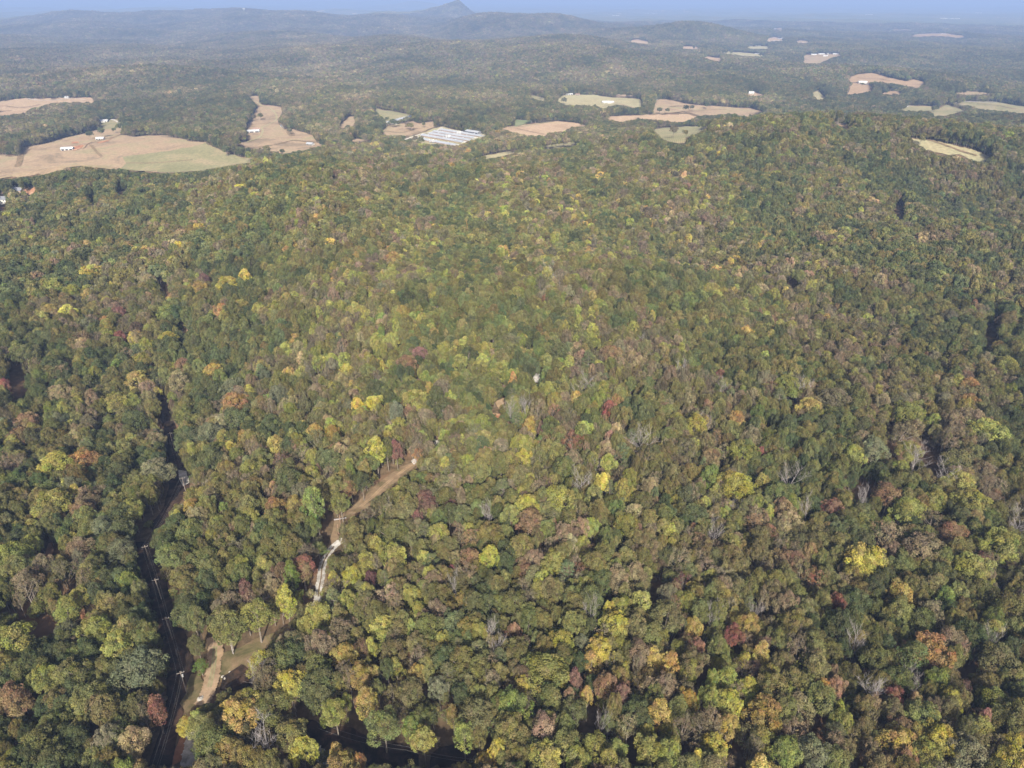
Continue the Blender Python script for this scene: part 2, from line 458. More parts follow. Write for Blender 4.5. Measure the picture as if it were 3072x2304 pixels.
def drape(name, poly, mat, lift=0.4, label=None, clear=True, rough=1.0):
    # the outline is taken to the ground, its edge broken up, and the sheet draped over the land
    pts = []
    for (a, b) in zip(poly, poly[1:] + poly[:1]):
        n = max(1, int(math.hypot(b[0] - a[0], b[1] - a[1]) / 9))
        for k in range(n):
            t = k / n; pts.append((a[0] + (b[0] - a[0]) * t, a[1] + (b[1] - a[1]) * t))
    if clear: raster(poly)
    if name in ('grass_strip', 'grass_clearing'): raster(poly, SUNNY)
    pts = np.array(pts)
    x, y, z = ground(pts[:, 0], pts[:, 1])
    d = np.hypot(x, y)
    rough = rough * (0.35 if d.mean() < 700 else 1.0)
    wob = wsum(W_EDGE, x, y, .5); wob2 = wsum(W_EDGE, x + 500, y - 900, .5)
    x = x + (rng.normal(0, .6, len(x)) + wob) * d * 0.0014 * rough; y = y + (rng.normal(0, .6, len(x)) + wob2) * d * 0.0030 * rough
    P = np.stack([x, y], -1)
    keep = [0]
    for i in range(1, len(P)):
        if np.hypot(*(P[i] - P[keep[-1]])) > 0.3: keep.append(i)
    P = P[keep]
    x0, y0 = P.min(0); x1, y1 = P.max(0)
    step = max(2.0, min(25.0, float(d.mean()) * 0.012))
    gx, gy = np.meshgrid(np.arange(x0, x1, step), np.arange(y0, y1, step))
    gx = gx.ravel() + rng.uniform(-.2, .2, gx.size) * step; gy = gy.ravel() + rng.uniform(-.2, .2, gy.size) * step
    ins = inside(gx, gy, P)
    G = np.stack([gx[ins], gy[ins]], -1)
    V = [Vector(map(float, p)) for p in P] + [Vector(map(float, p)) for p in G]
    edges = [(i, (i + 1) % len(P)) for i in range(len(P))]
    vo, _, fo, _, _, _ = delaunay_2d_cdt(V, edges, [], 0, 1e-4)
    vo = np.array([tuple(v) for v in vo])
    F = []
    for f in fo:
        c = vo[list(f)].mean(0)
        F.append((f, c))
    cs = np.array([c for _, c in F]); ok = inside(cs[:, 0], cs[:, 1], P)
    fs = []
    for (f, _), k in zip(F, ok):
        if k:
            a, b, c = [vo[i] for i in f[:3]]
            if (b[0] - a[0]) * (c[1] - a[1]) - (b[1] - a[1]) * (c[0] - a[0]) < 0: f = f[::-1]
            fs.append(list(f))
    zz = H(vo[:, 0], vo[:, 1]) + lift + 0.00025 * np.hypot(vo[:, 0], vo[:, 1]) + 13 * sstep(8300, 9300, np.hypot(vo[:, 0], vo[:, 1]))
    me = mesh(name, np.column_stack([vo, zz]), fs, [mat], smooth=True)
    o = link(name, me)
    tag(o, kind='structure', label=label)
    return o
def ribbon(name, pts, width, mat, lift=0.7, label=None, clear=False, taper=None):
    # a track of real width following points of the photo on the ground
    P = np.array(pts, float); t = np.linspace(0, len(P) - 1, (len(P) - 1) * 10 + 1)
    # smooth (Catmull-Rom) interpolation of the centre line
    x, y, z = ground(P[:, 0], P[:, 1])
    Q = np.stack([x, y], -1); Q = np.vstack([2 * Q[0] - Q[1], Q, 2 * Q[-1] - Q[-2]])
    out = []
    for u in t:
        i = min(int(u), len(P) - 2); f = u - i
        p0, p1, p2, p3 = Q[i:i + 4]
        out.append(0.5 * ((2 * p1) + (-p0 + p2) * f + (2 * p0 - 5 * p1 + 4 * p2 - p3) * f * f + (-p0 + 3 * p1 - 3 * p2 + p3) * f ** 3))
    C = np.array(out); T = np.gradient(C, axis=0); T /= np.linalg.norm(T, axis=1)[:, None] + 1e-9
    Nn = np.stack([-T[:, 1], T[:, 0]], -1)
    k = 5; vs = []
    w = np.full(len(C), width) * (1 + 0.10 * rng.normal(0, 1, len(C)))
    for c, n, ww in zip(C, Nn, w):
        for j in range(k):
            vs.append(c + n * ww * (j / (k - 1) - 0.5))
    vs = np.array(vs); dd = np.hypot(vs[:, 0], vs[:, 1])
    zz = H(vs[:, 0], vs[:, 1]) + lift + 0.0003 * dd
    F = np.array([[i * k + j, i * k + j + 1, (i + 1) * k + j + 1, (i + 1) * k + j] for i in range(len(C) - 1) for j in range(k - 1)])
    v = np.column_stack([vs, zz])
    a, b, c = v[F[0, 0]], v[F[0, 1]], v[F[0, 2]]
    if np.cross(b - a, c - a)[2] < 0: F = F[:, ::-1].copy()
    o = link(name, mesh(name, v, F, [mat], smooth=True))
    tag(o, kind='structure', label=label)
    if clear:
        uu, vv, dp = project(vs[:, 0], vs[:, 1], zz)
        for i in range(len(C) - 1):
            a, b = i * k, i * k + k - 1
            pg = [(uu[a], vv[a]), (uu[b], vv[b]), (uu[b + k], vv[b + k]), (uu[a + k], vv[a + k])]
            raster(pg)
            if 'road' not in name: raster(pg, SUNNY)
    return o

# ---- open fields in the valley (outlines read off the photo, taken to the ground)
drape('hay_field', K4([(-260, 440), (60, 470), (130, 478), (160, 412), (260, 402), (440, 350), (560, 325), (640, 300), (760, 285), (800, 290), (775, 335), (870, 350), (960, 340), (1080, 342), (1250, 380), (1330, 385), (1430, 440), (1560, 480), (1690, 490), (1600, 520), (1430, 545), (1300, 570), (1100, 585), (860, 575), (700, 560), (560, 540), (450, 545), (300, 590), (180, 605), (-260, 640)]), M_HAY, label='large tan hay field on a low rise')
drape('green_pasture', K4([(790, 480), (1000, 452), (1200, 425), (1340, 388), (1430, 442), (1560, 482), (1680, 492), (1600, 520), (1430, 545), (1300, 570), (1100, 583), (860, 572), (780, 560), (830, 520)]), M_GREEN, 0.8)
drape('hay_field', K4([(-160, 150), (100, 105), (180, 100), (300, 100), (600, 93), (620, 135), (500, 128), (350, 135), (190, 178), (170, 200), (-160, 240), (-160, 200), (80, 180), (-100, 165)]), M_HAYP)
drape('hay_field', K4([(1600, 85), (1680, 82), (1690, 140), (1830, 155), (1835, 200), (1800, 250), (1850, 300), (1900, 300), (2030, 340), (2050, 390), (2130, 405), (2000, 435), (1850, 462), (1700, 440), (1560, 420), (1500, 400), (1600, 380), (1590, 290), (1640, 230), (1640, 200), (1670, 150)]), M_HAY)
drape('pasture', K4([(640, 245), (760, 235), (800, 290), (700, 300), (640, 290)]), M_GREEN, 0.6)
drape('pasture', K5([(930, 165), (1180, 210), (1190, 228), (1010, 265), (1000, 240), (940, 190)]), M_GREEN)
drape('clearing', K5([(700, 290), (760, 225), (812, 222), (815, 250), (790, 300), (700, 305)]), M_HAY)
drape('clearing', K5([(970, 340), (1020, 285), (1190, 255), (1240, 270), (1330, 255), (1340, 290), (1180, 350), (1050, 357)]), M_HAY)
drape('farmyard', K5([(1100, 387), (1200, 350), (1370, 288), (1410, 296), (1540, 325), (1705, 345), (1660, 372), (1560, 395), (1500, 425), (1270, 410), (1160, 388)]), M_PALE, label='grassy yard around the long poultry houses')
drape('clearing', K5([(750, 395), (820, 370), (930, 375), (920, 392), (800, 402)]), M_HAY)
drape('lush_pasture', K5([(1862, 242), (2035, 252), (1900, 282), (1865, 292)]), M_LUSH)
drape('straw_field', K6([(190, 410), (330, 395), (600, 362), (805, 388), (790, 408), (700, 412), (640, 440), (530, 450), (530, 472), (400, 467), (300, 442)]), M_HAYP)
drape('pale_field', K5([(1600, 497), (1720, 475), (1900, 443), (1925, 450), (1800, 482), (1690, 503)]), M_PALE)
drape('pasture', K6([(590, 230), (650, 190), (850, 188), (950, 205), (1160, 218), (1175, 270), (1100, 282), (1000, 260), (900, 287), (860, 265), (650, 262)]), M_PALE, label='wide pale pasture around the white farmhouse')
drape('clearing', K6([(980, 183), (1110, 190), (1110, 205), (990, 205)]), M_HAY)
drape('straw_field', K6([(850, 345), (1000, 330), (1250, 320), (1480, 318), (1540, 342), (1500, 352), (1420, 375), (1330, 368), (1150, 352), (1020, 378), (900, 348)]), M_HAYP)
drape('straw_field', K6([(1235, 305), (1250, 225), (1330, 218), (1450, 245), (1510, 255), (1880, 278), (1990, 305), (1850, 345), (1750, 322), (1650, 327), (1560, 334), (1480, 305), (1400, 308), (1240, 320)]), M_HAY)
drape('green_pasture', K6([(1220, 415), (1400, 403), (1625, 396), (1560, 430), (1460, 475), (1450, 512), (1400, 512), (1300, 485), (1250, 442)]), M_GREEN)
drape('pale_field', K6([(450, 545), (560, 520), (700, 500), (755, 515), (700, 530), (560, 547)]), M_GREEN)
drape('lush_pasture', K6([(420, 188), (525, 212), (520, 242), (430, 217)]), M_GREEN)
drape('clearing', K7([(535, 40), (700, 33), (860, 38), (740, 65), (650, 112), (530, 108)]), M_HAY)
drape('bare_earth', K7([(875, 212), (960, 185), (1060, 176), (1160, 203), (1330, 245), (1360, 223), (1465, 250), (1415, 297), (1250, 268), (1100, 248), (1000, 250), (880, 247)]), M_PINK, label='pinkish bare slope below the pines')
drape('straw_field', K7([(850, 343), (888, 250), (1060, 278), (1065, 320), (900, 348)]), M_PINK)
drape('straw_field', K7([(1110, 330), (1250, 313), (1295, 345), (1150, 348)]), M_PINK)
drape('clearing', K7([(585, 335), (650, 305), (715, 380), (640, 388)]), M_PALE)
drape('pasture', K7([(1250, 455), (1340, 428), (1480, 428), (1560, 440), (1620, 418), (1795, 468), (1620, 512), (1520, 517), (1500, 480), (1300, 472)]), M_GREEN)
drape('green_pasture', K7([(1635, 412), (1800, 393), (2010, 398), (2212, 433), (2290, 445), (2290, 505), (2212, 492), (1950, 465), (1850, 457), (1800, 430)]), M_GREEN)
drape('pale_field', K7([(1290, 668), (1500, 688), (1800, 757), (1965, 823), (1925, 862), (1700, 805), (1550, 795), (1400, 725)]), M_PALE, label='long pale field falling away beyond the ridge')
drape('pale_field', K7([(2130, 908), (2280, 920), (2280, 945), (2200, 940)]), M_PALE)
drape('bare_earth', K7([(690, 508), (780, 538), (905, 590), (860, 605), (800, 577)]), M_PINK)
drape('straw_field', K7([(1640, 328), (1850, 318), (2025, 340), (1900, 352), (1700, 347)]), M_HAY)
drape('clearing', K7([(100, 330), (160, 325), (280, 355), (200, 360), (110, 355)]), M_HAYP)
drape('clearing', K3([(540, 258), (600, 243), (675, 268), (550, 272)]), M_HAYP, 3)
drape('clearing', K3([(708, 276), (760, 263), (825, 275), (800, 287)]), M_HAY, 3)
drape('clearing', K3([(408, 305), (550, 303), (565, 322), (430, 319)]), M_PALE, 2)
drape('pasture', K3([(245, 335), (400, 345), (545, 360), (520, 372), (400, 369), (270, 350)]), M_PALE, 2)
drape('clearing', K3([(120, 363), (255, 383), (250, 404), (150, 386)]), M_HAYP, 2)
drape('clearing', K3([(-5, 303), (104, 308), (104, 323), (-5, 321)]), M_HAYP, 2)
drape('clearing', K3([(1430, 235), (1600, 220), (1700, 220), (1865, 245), (1800, 250), (1700, 239), (1500, 243)]), M_PINK, 3)
drape('clearing', K3([(1290, 193), (1540, 197), (1545, 205), (1300, 201)]), M_HAY, 4)
drape('clearing', K2([(1845, 272), (1920, 258), (2035, 290), (1950, 288)]), M_HAYP, 2)
drape('clearing', K3([(580, 190), (640, 184), (665, 195), (590, 198)]), M_HAYP, 4)

def dark_gap(pts): raster(pts)
# ---- tracks and clearings near the camera
drape('grass_strip', KC([(1215, 520), (1255, 495), (1275, 520), (1180, 600), (1080, 690), (960, 775), (890, 860), (800, 910), (700, 960), (640, 1010), (612, 1060), (585, 1120), (625, 1165), (560, 1240), (520, 1330), (500, 1420), (500, 1520), (455, 1560), (470, 1440), (500, 1310), (510, 1230), (545, 1090), (560, 1010), (620, 960), (700, 900), (790, 810), (840, 760), (930, 690), (1020, 620), (1110, 560)]), M_STRAW, 0.35, label='straw coloured grass strip climbing between the trees')
ribbon('gravel_track', KC([(640, 1160), (555, 1225), (500, 1300), (462, 1390), (452, 1480), (436, 1570), (428, 1660)]) + KD([(410, 40), (330, 90)]), 3.3, M_GRAVEL, 0.5, 'bright white gravel track curving down between trees', True)
drape('gravel_patch', KC([(1200, 515), (1235, 485), (1255, 515), (1225, 545)]), M_GRAVEL, 0.6)
drape('gravel_patch', KC([(1375, 364), (1410, 340), (1450, 356), (1400, 388)]), M_GRAVEL, 0.6)
drape('gravel_patch', KG([(1095, 390), (1125, 340), (1165, 345), (1158, 415), (1105, 418)]), M_GRAVEL, 0.6)
drape('bare_earth', KG([(785, 575), (890, 532), (905, 552), (825, 640)]), M_PINK, 0.6)
drape('bare_earth', KG([(760, 668), (835, 674), (845, 702), (775, 712)]), M_RED, 0.6)
drape('bare_earth', KG([(480, 750), (520, 735), (530, 765), (490, 775)]), M_PINK, 0.6)
drape('bare_earth', KI([(1150, 1045), (1190, 1005), (1215, 1030), (1215, 1110), (1200, 1120), (1185, 1070)]), M_PINK, 0.6)
drape('bare_earth', KI([(750, 170), (800, 165), (860, 145), (860, 155), (800, 190), (760, 195)]), M_PINK, 0.6)
drape('grass_clearing', KB([(1430, 800), (1500, 790), (1600, 760), (1700, 700), (1800, 670), (1950, 595), (1870, 680), (1780, 750), (1690, 830), (1660, 890), (1720, 930), (1640, 990), (1480, 1040), (1455, 960), (1470, 880)]), M_GRASS, 0.35, label='small mown grass clearing beside the sandy track')
ribbon('sandy_track', KB([(1425, 690), (1432, 780), (1425, 860), (1412, 950), (1395, 1020), (1370, 1090), (1330, 1150)]), 5.2, M_SAND, 0.6, 'sandy tan dirt track at the clearing', True)
drape('grass_clearing', KB([(1270, 935), (1330, 945), (1360, 1000), (1350, 1060), (1330, 1100), (1290, 1150), (1240, 1210), (1190, 1140), (1240, 1060), (1240, 1000)]), M_GRASS, 0.35)
drape('bare_earth', KB([(1230, 1290), (1285, 1330), (1255, 1420), (1200, 1520), (1140, 1556), (1160, 1450), (1200, 1350)]), M_RED, 0.3)
ribbon('gravel_road', KB([(1290, 1320), (1275, 1400), (1262, 1480), (1258, 1600), (1262, 1700)]), 4.6, M_GRAVEL, 0.5, 'pale gravel road at the foot of the woods', True)
drape('bare_earth', KB([(510, 430), (535, 430), (580, 560), (575, 600), (550, 580), (520, 500)]), M_RED, 0.4)
drape('bare_earth', KB([(320, 75), (350, 65), (360, 130), (330, 180), (285, 190)]), M_RED, 0.4)
drape('bare_earth', KB([(650, 770), (720, 790), (740, 900), (700, 870)]), M_RED, 0.4, clear=False)
drape('painted_shade_floor', KB([(900, 60), (1030, 60), (1070, 200), (1120, 380), (1190, 560), (1260, 740), (1290, 860), (1290, 1000), (1230, 1140), (1180, 1330), (1140, 1556), (980, 1556), (1060, 1330), (1100, 1130), (1110, 900), (1050, 700), (1010, 500), (950, 300), (900, 170)]), M_LITTER_SHADE, 0.3, label='leaf littered strip under the power line, shade painted in')  # corridor ground, the trees' shade put into its dark colour
drape('painted_shade_floor', KA([(1330, 560), (1390, 560), (1440, 720), (1480, 860), (1510, 1050), (1580, 1230), (1560, 1330), (1480, 1420), (1380, 1560), (1270, 1660), (1240, 1600), (1360, 1450), (1400, 1270), (1390, 1050), (1365, 900), (1355, 760), (1310, 640)]), M_LITTER_SHADE, 0.3)  # upper corridor ground, shade painted in the same way
drape('gravel_patch', KA([(1500, 1425), (1550, 1405), (1570, 1430), (1530, 1455)]), M_GRAVEL, 0.5)
drape('gravel_patch', KA([(1575, 1300), (1610, 1290), (1620, 1305), (1590, 1312)]), M_GRAVEL, 0.5)
drape('gravel_patch', KA([(1480, 1140), (1545, 1150), (1580, 1240), (1520, 1280), (1490, 1220)]), M_GRAVEL, 0.45, clear=False)
drape('painted_shade_floor', KD([(240, 1020), (380, 1000), (520, 1060), (700, 1060), (860, 1150), (930, 1230), (1060, 1180), (1170, 1220), (1260, 1290), (1260, 1400), (880, 1400), (780, 1330), (640, 1230), (520, 1200), (400, 1290), (330, 1150)]), M_LITTER_SHADE, 0.3)  # dark sheet painting the shade in the gap between trees
ribbon('gravel_road', KD([(330, 1220), (400, 1260), (470, 1310), (540, 1370), (600, 1420)]), 4.0, M_GRAVEL, 0.5, 'shaded gravel road under the trees')
drape('painted_shade_floor', KD([(1360, 1290), (1430, 1230), (1600, 1200), (1740, 1250), (1760, 1400), (1350, 1400)]), M_LITTER_SHADE, 0.3)  # second dark sheet, shade of the tree gap painted on
drape('painted_shade_floor', KB([(1480, 960), (1600, 880), (1700, 930), (1690, 1010), (1560, 1060), (1460, 1050)]), M_LITTER_SHADE, 0.6)  # cast shadow on the grass clearing, painted as a dark sheet
# worn lines of the tracks
ribbon('grassy_crown', KC([(560, 1222), (502, 1300), (463, 1390), (453, 1480), (437, 1570), (429, 1640)]), .55, M_STRAW, 0.6)
for off in (-9, 9):
    ribbon('wheel_rut', KB([(1430 + off, 760), (1424 + off, 860), (1410 + off, 950), (1392 + off, 1030)]), .7, M_PALE, 0.7)
    ribbon('wheel_rut', KC([(1200 + off, 545), (1090 + off, 625), (980 + off, 710), (880 + off, 810), (780 + off, 890)]), .6, M_PINK, 0.45)
# farm roads in the valley
for pts, w in ((K4([(150, 430), (135, 470), (128, 510), (112, 545)]), 9), (K4([(585, 400), (620, 440), (660, 480)]), 5), (K4([(1500, 400), (1620, 418), (1760, 405), (1900, 372)]), 5), (K4([(1870, 305), (1895, 345)]), 14),
               (K4([(1900, 372), (1990, 380), (2050, 385)]), 10), (K6([(1240, 318), (1330, 312), (1480, 300), (1600, 290), (1720, 285)]), 6), (K6([(1350, 268), (1420, 264), (1500, 262)]), 16), (K6([(330, 412), (450, 440), (520, 452)]), 5),
               (K6([(900, 268), (960, 262), (1040, 272)]), 4), (K7([(1480, 690), (1600, 725), (1720, 770), (1850, 810)]), 4), (K7([(1850, 412), (1990, 425), (2150, 455)]), 5), (K4([(820, 520), (1000, 520), (1250, 500)]), 5), (K4([(40, 150), (140, 160), (260, 140)]), 5),
               (K7([(940, 215), (1060, 222), (1200, 240)]), 6), (K5([(1010, 320), (1120, 330), (1220, 300)]), 7)):
    ribbon('weedy_strip', pts, w, M_STRAW, 0.9)
ribbon('farm_road', K5([(1110, 387), (1190, 360), (1250, 340), (1340, 322), (1388, 295)]), 5, M_GRAVEL, 1.0, 'pale farm road up to the poultry houses')
ribbon('farm_road', K4([(800, 290), (775, 262), (720, 235), (670, 228)]), 5, M_GRAVEL, 1.0)
ribbon('farm_road', K4([(540, 425), (570, 395), (640, 375), (740, 350), (800, 320)]), 4, M_PINK, 1.2)
ribbon('farm_road', K4([(1600, 385), (1680, 355), (1705, 310), (1700, 290), (1790, 240), (1770, 180), (1700, 150), (1640, 110)]), 4, M_PALE, 1.0)
ribbon('farm_road', K4([(180, 103), (300, 115), (400, 108), (480, 100), (560, 110)]), 4, M_GRAVEL, 1.0)
ribbon('farm_road', K5([(770, 122), (830, 135), (900, 150), (940, 165)]), 6, M_GRAVEL, 1.2)
ribbon('farm_road', K6([(960, 240), (1020, 250), (1060, 262), (1110, 278)]), 4, M_PINK, 1.2)
ribbon('farm_road', K6([(280, 408), (420, 392), (560, 370)]), 4, M_PALE, 1.2)
ribbon('farm_road', K6([(1220, 290), (1210, 318), (1160, 325)]), 4, M_PALE, 1.2)
ribbon('farm_road', K7([(1240, 455), (1290, 445), (1340, 430)]), 5, M_GRAVEL, 1.2)
ribbon('farm_road', K7([(1660, 410), (1760, 398), (1900, 402), (2010, 402)]), 4, M_GRAVEL, 1.2)
ribbon('farm_road', K7([(940, 248), (980, 255), (1020, 266)]), 6, M_GRAVEL, 1.2)
drape('bare_earth', K4([(470, 415), (530, 400), (550, 415), (500, 440), (470, 440)]), M_RED, 1.0)
drape('bare_earth', K4([(460, 388), (500, 385), (505, 392), (470, 395)]), M_RED, 1.0)
drape('bare_earth', K4([(640, 385), (700, 370), (740, 352), (700, 380), (650, 392)]), M_RED, 1.0)
# red earth yards of the houses at the edge of the frame
drape('bare_earth', KL([(430, 200), (480, 180), (600, 175), (700, 125), (725, 200), (700, 240), (600, 250), (590, 340), (540, 370), (520, 290), (470, 240)]), M_RED, 0.5, label='orange clay yard beside the house')
drape('bare_earth', KL([(-60, 520), (0, 500), (60, 545), (140, 520), (140, 580), (60, 600), (-60, 620)]), M_RED, 0.5)
dark_gap(KL([(260, 160), (430, 160), (430, 260), (380, 350), (300, 250), (250, 200)]))
dark_gap(KL([(-60, 240), (110, 260), (150, 380), (140, 470), (-60, 490)]))
# dark openings between the crowns
for g in (KG([(1900, 480), (1930, 480), (1925, 520), (1905, 520)]), KH([(1200, 1230), (1290, 1240), (1290, 1310), (1200, 1290)]),
          KA([(90, 270), (200, 300), (230, 500), (120, 560), (70, 400)]), KB([(40, 560), (340, 570), (360, 690), (200, 700), (60, 620)]),
          KH([(1300, 560), (1350, 640), (1350, 760), (1300, 740)]), KH([(1080, 880), (1250, 900), (1220, 960), (1100, 950)]),
          KH([(1490, 560), (1560, 600), (1640, 740), (1660, 860), (1620, 850), (1560, 740)]),
          crop(*F_)([(1950, 570), (2080, 580), (2080, 680), (1950, 650)]), crop(*F_)([(440, 1300), (570, 1310), (560, 1420), (450, 1400)]),
          crop(*F_)([(1240, 860), (1400, 840), (1420, 960), (1300, 960)]), crop(*F_)([(1600, 860), (1790, 840), (1790, 930), (1680, 920)]),
          crop(*E_)([(1300, 900), (1420, 860), (1460, 1020), (1300, 1000)]), crop(*E_)([(400, 1260), (480, 1260), (540, 1370), (420, 1440)]),
          crop(*E_)([(1600, 1530), (1720, 1510), (1700, 1640), (1620, 1640)]), crop(*E_)([(960, 180), (1040, 170), (1040, 340), (960, 330)]),
          crop(*E_)([(970, 1625), (1140, 1625), (1150, 1670), (970, 1670)]), KC([(490, 800), (540, 850), (545, 1000), (520, 1180), (485, 1230), (500, 950)]),
          KI([(1380, 0), (1381, 0), (1381, 1)]), KI([(1030, 770), (1100, 780), (1100, 850), (1030, 850)]), KI([(570, 180), (620, 200), (620, 250), (590, 240)]),
          crop(2048, 450, 3072)([(1360, 350), (1430, 370), (1430, 460), (1370, 450)]), crop(2048, 450, 3072)([(690, 850), (730, 860), (730, 900), (690, 900)]),
          crop(2048, 450, 3072)([(1960, 1130), (2030, 1160), (2040, 1290), (1960, 1280)])):
    dark_gap(g)

# ------------------------------------------------------------------ tree models
def leaf_cloud(clumps, nper, size, r_, up=0.35, flat=1.0, shell=True, jitter=0.6):
    """clumps: (centre, radius, outward dir). Returns verts, quads and a colour triple per quad."""
    V = []; var = []
    for (c, rad, outd) in clumps:
        n = max(3, int(nper * (rad ** 2)))
        d = r_.normal(0, 1, (n, 3)) + np.array(outd) * 1.0 + np.array([0, 0, up])
        d /= np.linalg.norm(d, axis=1)[:, None]
        rr = rad * (0.62 + 0.5 * r_.random(n) ** 0.7) if shell else rad * r_.random(n) ** 0.5
        p = np.array(c) + d * rr[:, None] * np.array([1, 1, flat])
        nrm = d + r_.normal(0, jitter, (n, 3)); nrm /= np.linalg.norm(nrm, axis=1)[:, None]
        t = np.cross(nrm, r_.normal(0, 1, (n, 3))); t /= np.linalg.norm(t, axis=1)[:, None]
        b = np.cross(nrm, t)
        s = (size * (0.6 + 0.8 * r_.random(n)))[:, None]
        asp = (0.55 + 0.45 * r_.random(n))[:, None]
        q = np.stack([p - t * s * .5 - b * s * .2 * asp, p + t * s * .1 - b * s * .5 * asp, p + t * s * .5 + b * s * .15 * asp, p - t * s * .05 + b * s * .5 * asp], 1)
        V.append(q.reshape(-1, 3))
        base = np.clip(r_.normal(0.5, 0.2, 3) + np.array([0, .09 * (c[2] - 13) / 4, 0]), 0, 1)
        var.append(np.clip(base[None, :] + r_.normal(0, 0.12, (n, 3)), 0, 1))
    V = np.concatenate(V); var = np.concatenate(var)
    return V, np.arange(len(V)).reshape(-1, 4), var
def crown_clumps(r_, Rr, Hc, zc, n, rc, kind):
    out = []
    lob = r_.uniform(0, 6.28, 4); amp = r_.uniform(0.06, 0.22, 4)
    ga = 2.39996
    for i in range(n):
        u = (i + 0.5) / n
        z = 1 - u * 1.55
        th = ga * i + r_.normal(0, .25)
        z = np.clip(z + r_.normal(0, .05), -0.7, 1)
        h = math.sqrt(max(0, 1 - z * z))
        if kind == 'tall':
            h = h ** 0.75 * (0.62 + 0.38 * (1 - z) * 0.9) if z > 0 else h
        k = 1 + sum(a * math.sin((j + 2) * th + l + 2.2 * z * (j % 2)) for j, (a, l) in enumerate(zip(amp, lob)))
        k *= 1.06 - abs(r_.normal(0, .17))
        c = np.array([Rr * k * h * math.cos(th), Rr * k * h * math.sin(th), zc + z * Hc * 0.5 * (0.85 + .15 * k)])
        o = np.array([h * math.cos(th) / Rr, h * math.sin(th) / Rr, z / (Hc * .5)]); o /= np.linalg.norm(o) + 1e-6
        out.append((c - o * rc * 0.6, rc * r_.choice([.55, .75, 1.0, 1.35]) * r_.uniform(0.85, 1.15), o))
    return out
def limbs(mb, r_, H_tree, clumps, n, r0, z0=0.35, bare=False, rr=0.30):
    top = Vector((r_.normal(0, .4), r_.normal(0, .4), H_tree * 0.93))
    mid = Vector((r_.normal(0, .25), r_.normal(0, .25), H_tree * 0.5))
    mb.tube([(0, 0, -1.0), mid, top], [r0, r0 * 0.62, r0 * 0.12], 7)
    idx = r_.permutation(len(clumps))[:n]
    for i in idx:
        c = Vector(clumps[i][0])
        zb = max(H_tree * z0, c.z - (Vector((c.x, c.y, 0)).length * 1.0 + 1.0))
        zb = min(zb, H_tree * .85)
        b = mid.lerp(top, (zb - mid.z) / (top.z - mid.z)) if zb > mid.z else Vector((0, 0, 0)).lerp(mid, zb / mid.z)
        m = b.lerp(c, .5) + Vector((0, 0, -0.4 * rr)) 
        mb.tube([b, m, c], [r0 * rr, r0 * rr * .6, 0.05], 4)
def bare_tree(mb, r_, Ht, spread, r0, levels=3):
    def grow(p, d, L, rad, lev):
        n = 3; pts = [p]; q = p.copy(); dd = d.copy()
        for k in range(n):
            dd = (dd + Vector(r_.normal(0, .13, 3)) + Vector((0, 0, .05))).normalized()
            q = q + dd * (L / n); pts.append(q.copy())
        mb.tube(pts, [rad, rad * .8, rad * .58, rad * .32], 4 if lev else 7)
        if lev >= levels: return
        kids = 9 if lev == 0 else 5
        for k in range(kids):
            f = (0.38 + 0.62 * (k + r_.random()) / kids) if lev == 0 else (0.3 + 0.7 * (k + 1) / kids)
            s = min(int(f * n), n - 1); base = pts[s].lerp(pts[s + 1], f * n - s)
            az = r_.uniform(0, 6.28); side = Vector((math.cos(az), math.sin(az), 0.0))
            nd_ = (dd * (0.45 + .3 * (lev == 0) * f) + side * spread * (1.0 if lev == 0 else .8) + Vector((0, 0, .22))).normalized()
            grow(base, nd_, L * (0.52 - .14 * f * (lev == 0)) * r_.uniform(.8, 1.15), max(rad * (0.45 - .12 * f), 0.03), lev + 1)
    grow(Vector((0, 0, -1)), Vector((r_.normal(0, .04), r_.normal(0, .04), 1)).normalized(), Ht + 1, r0, 0)

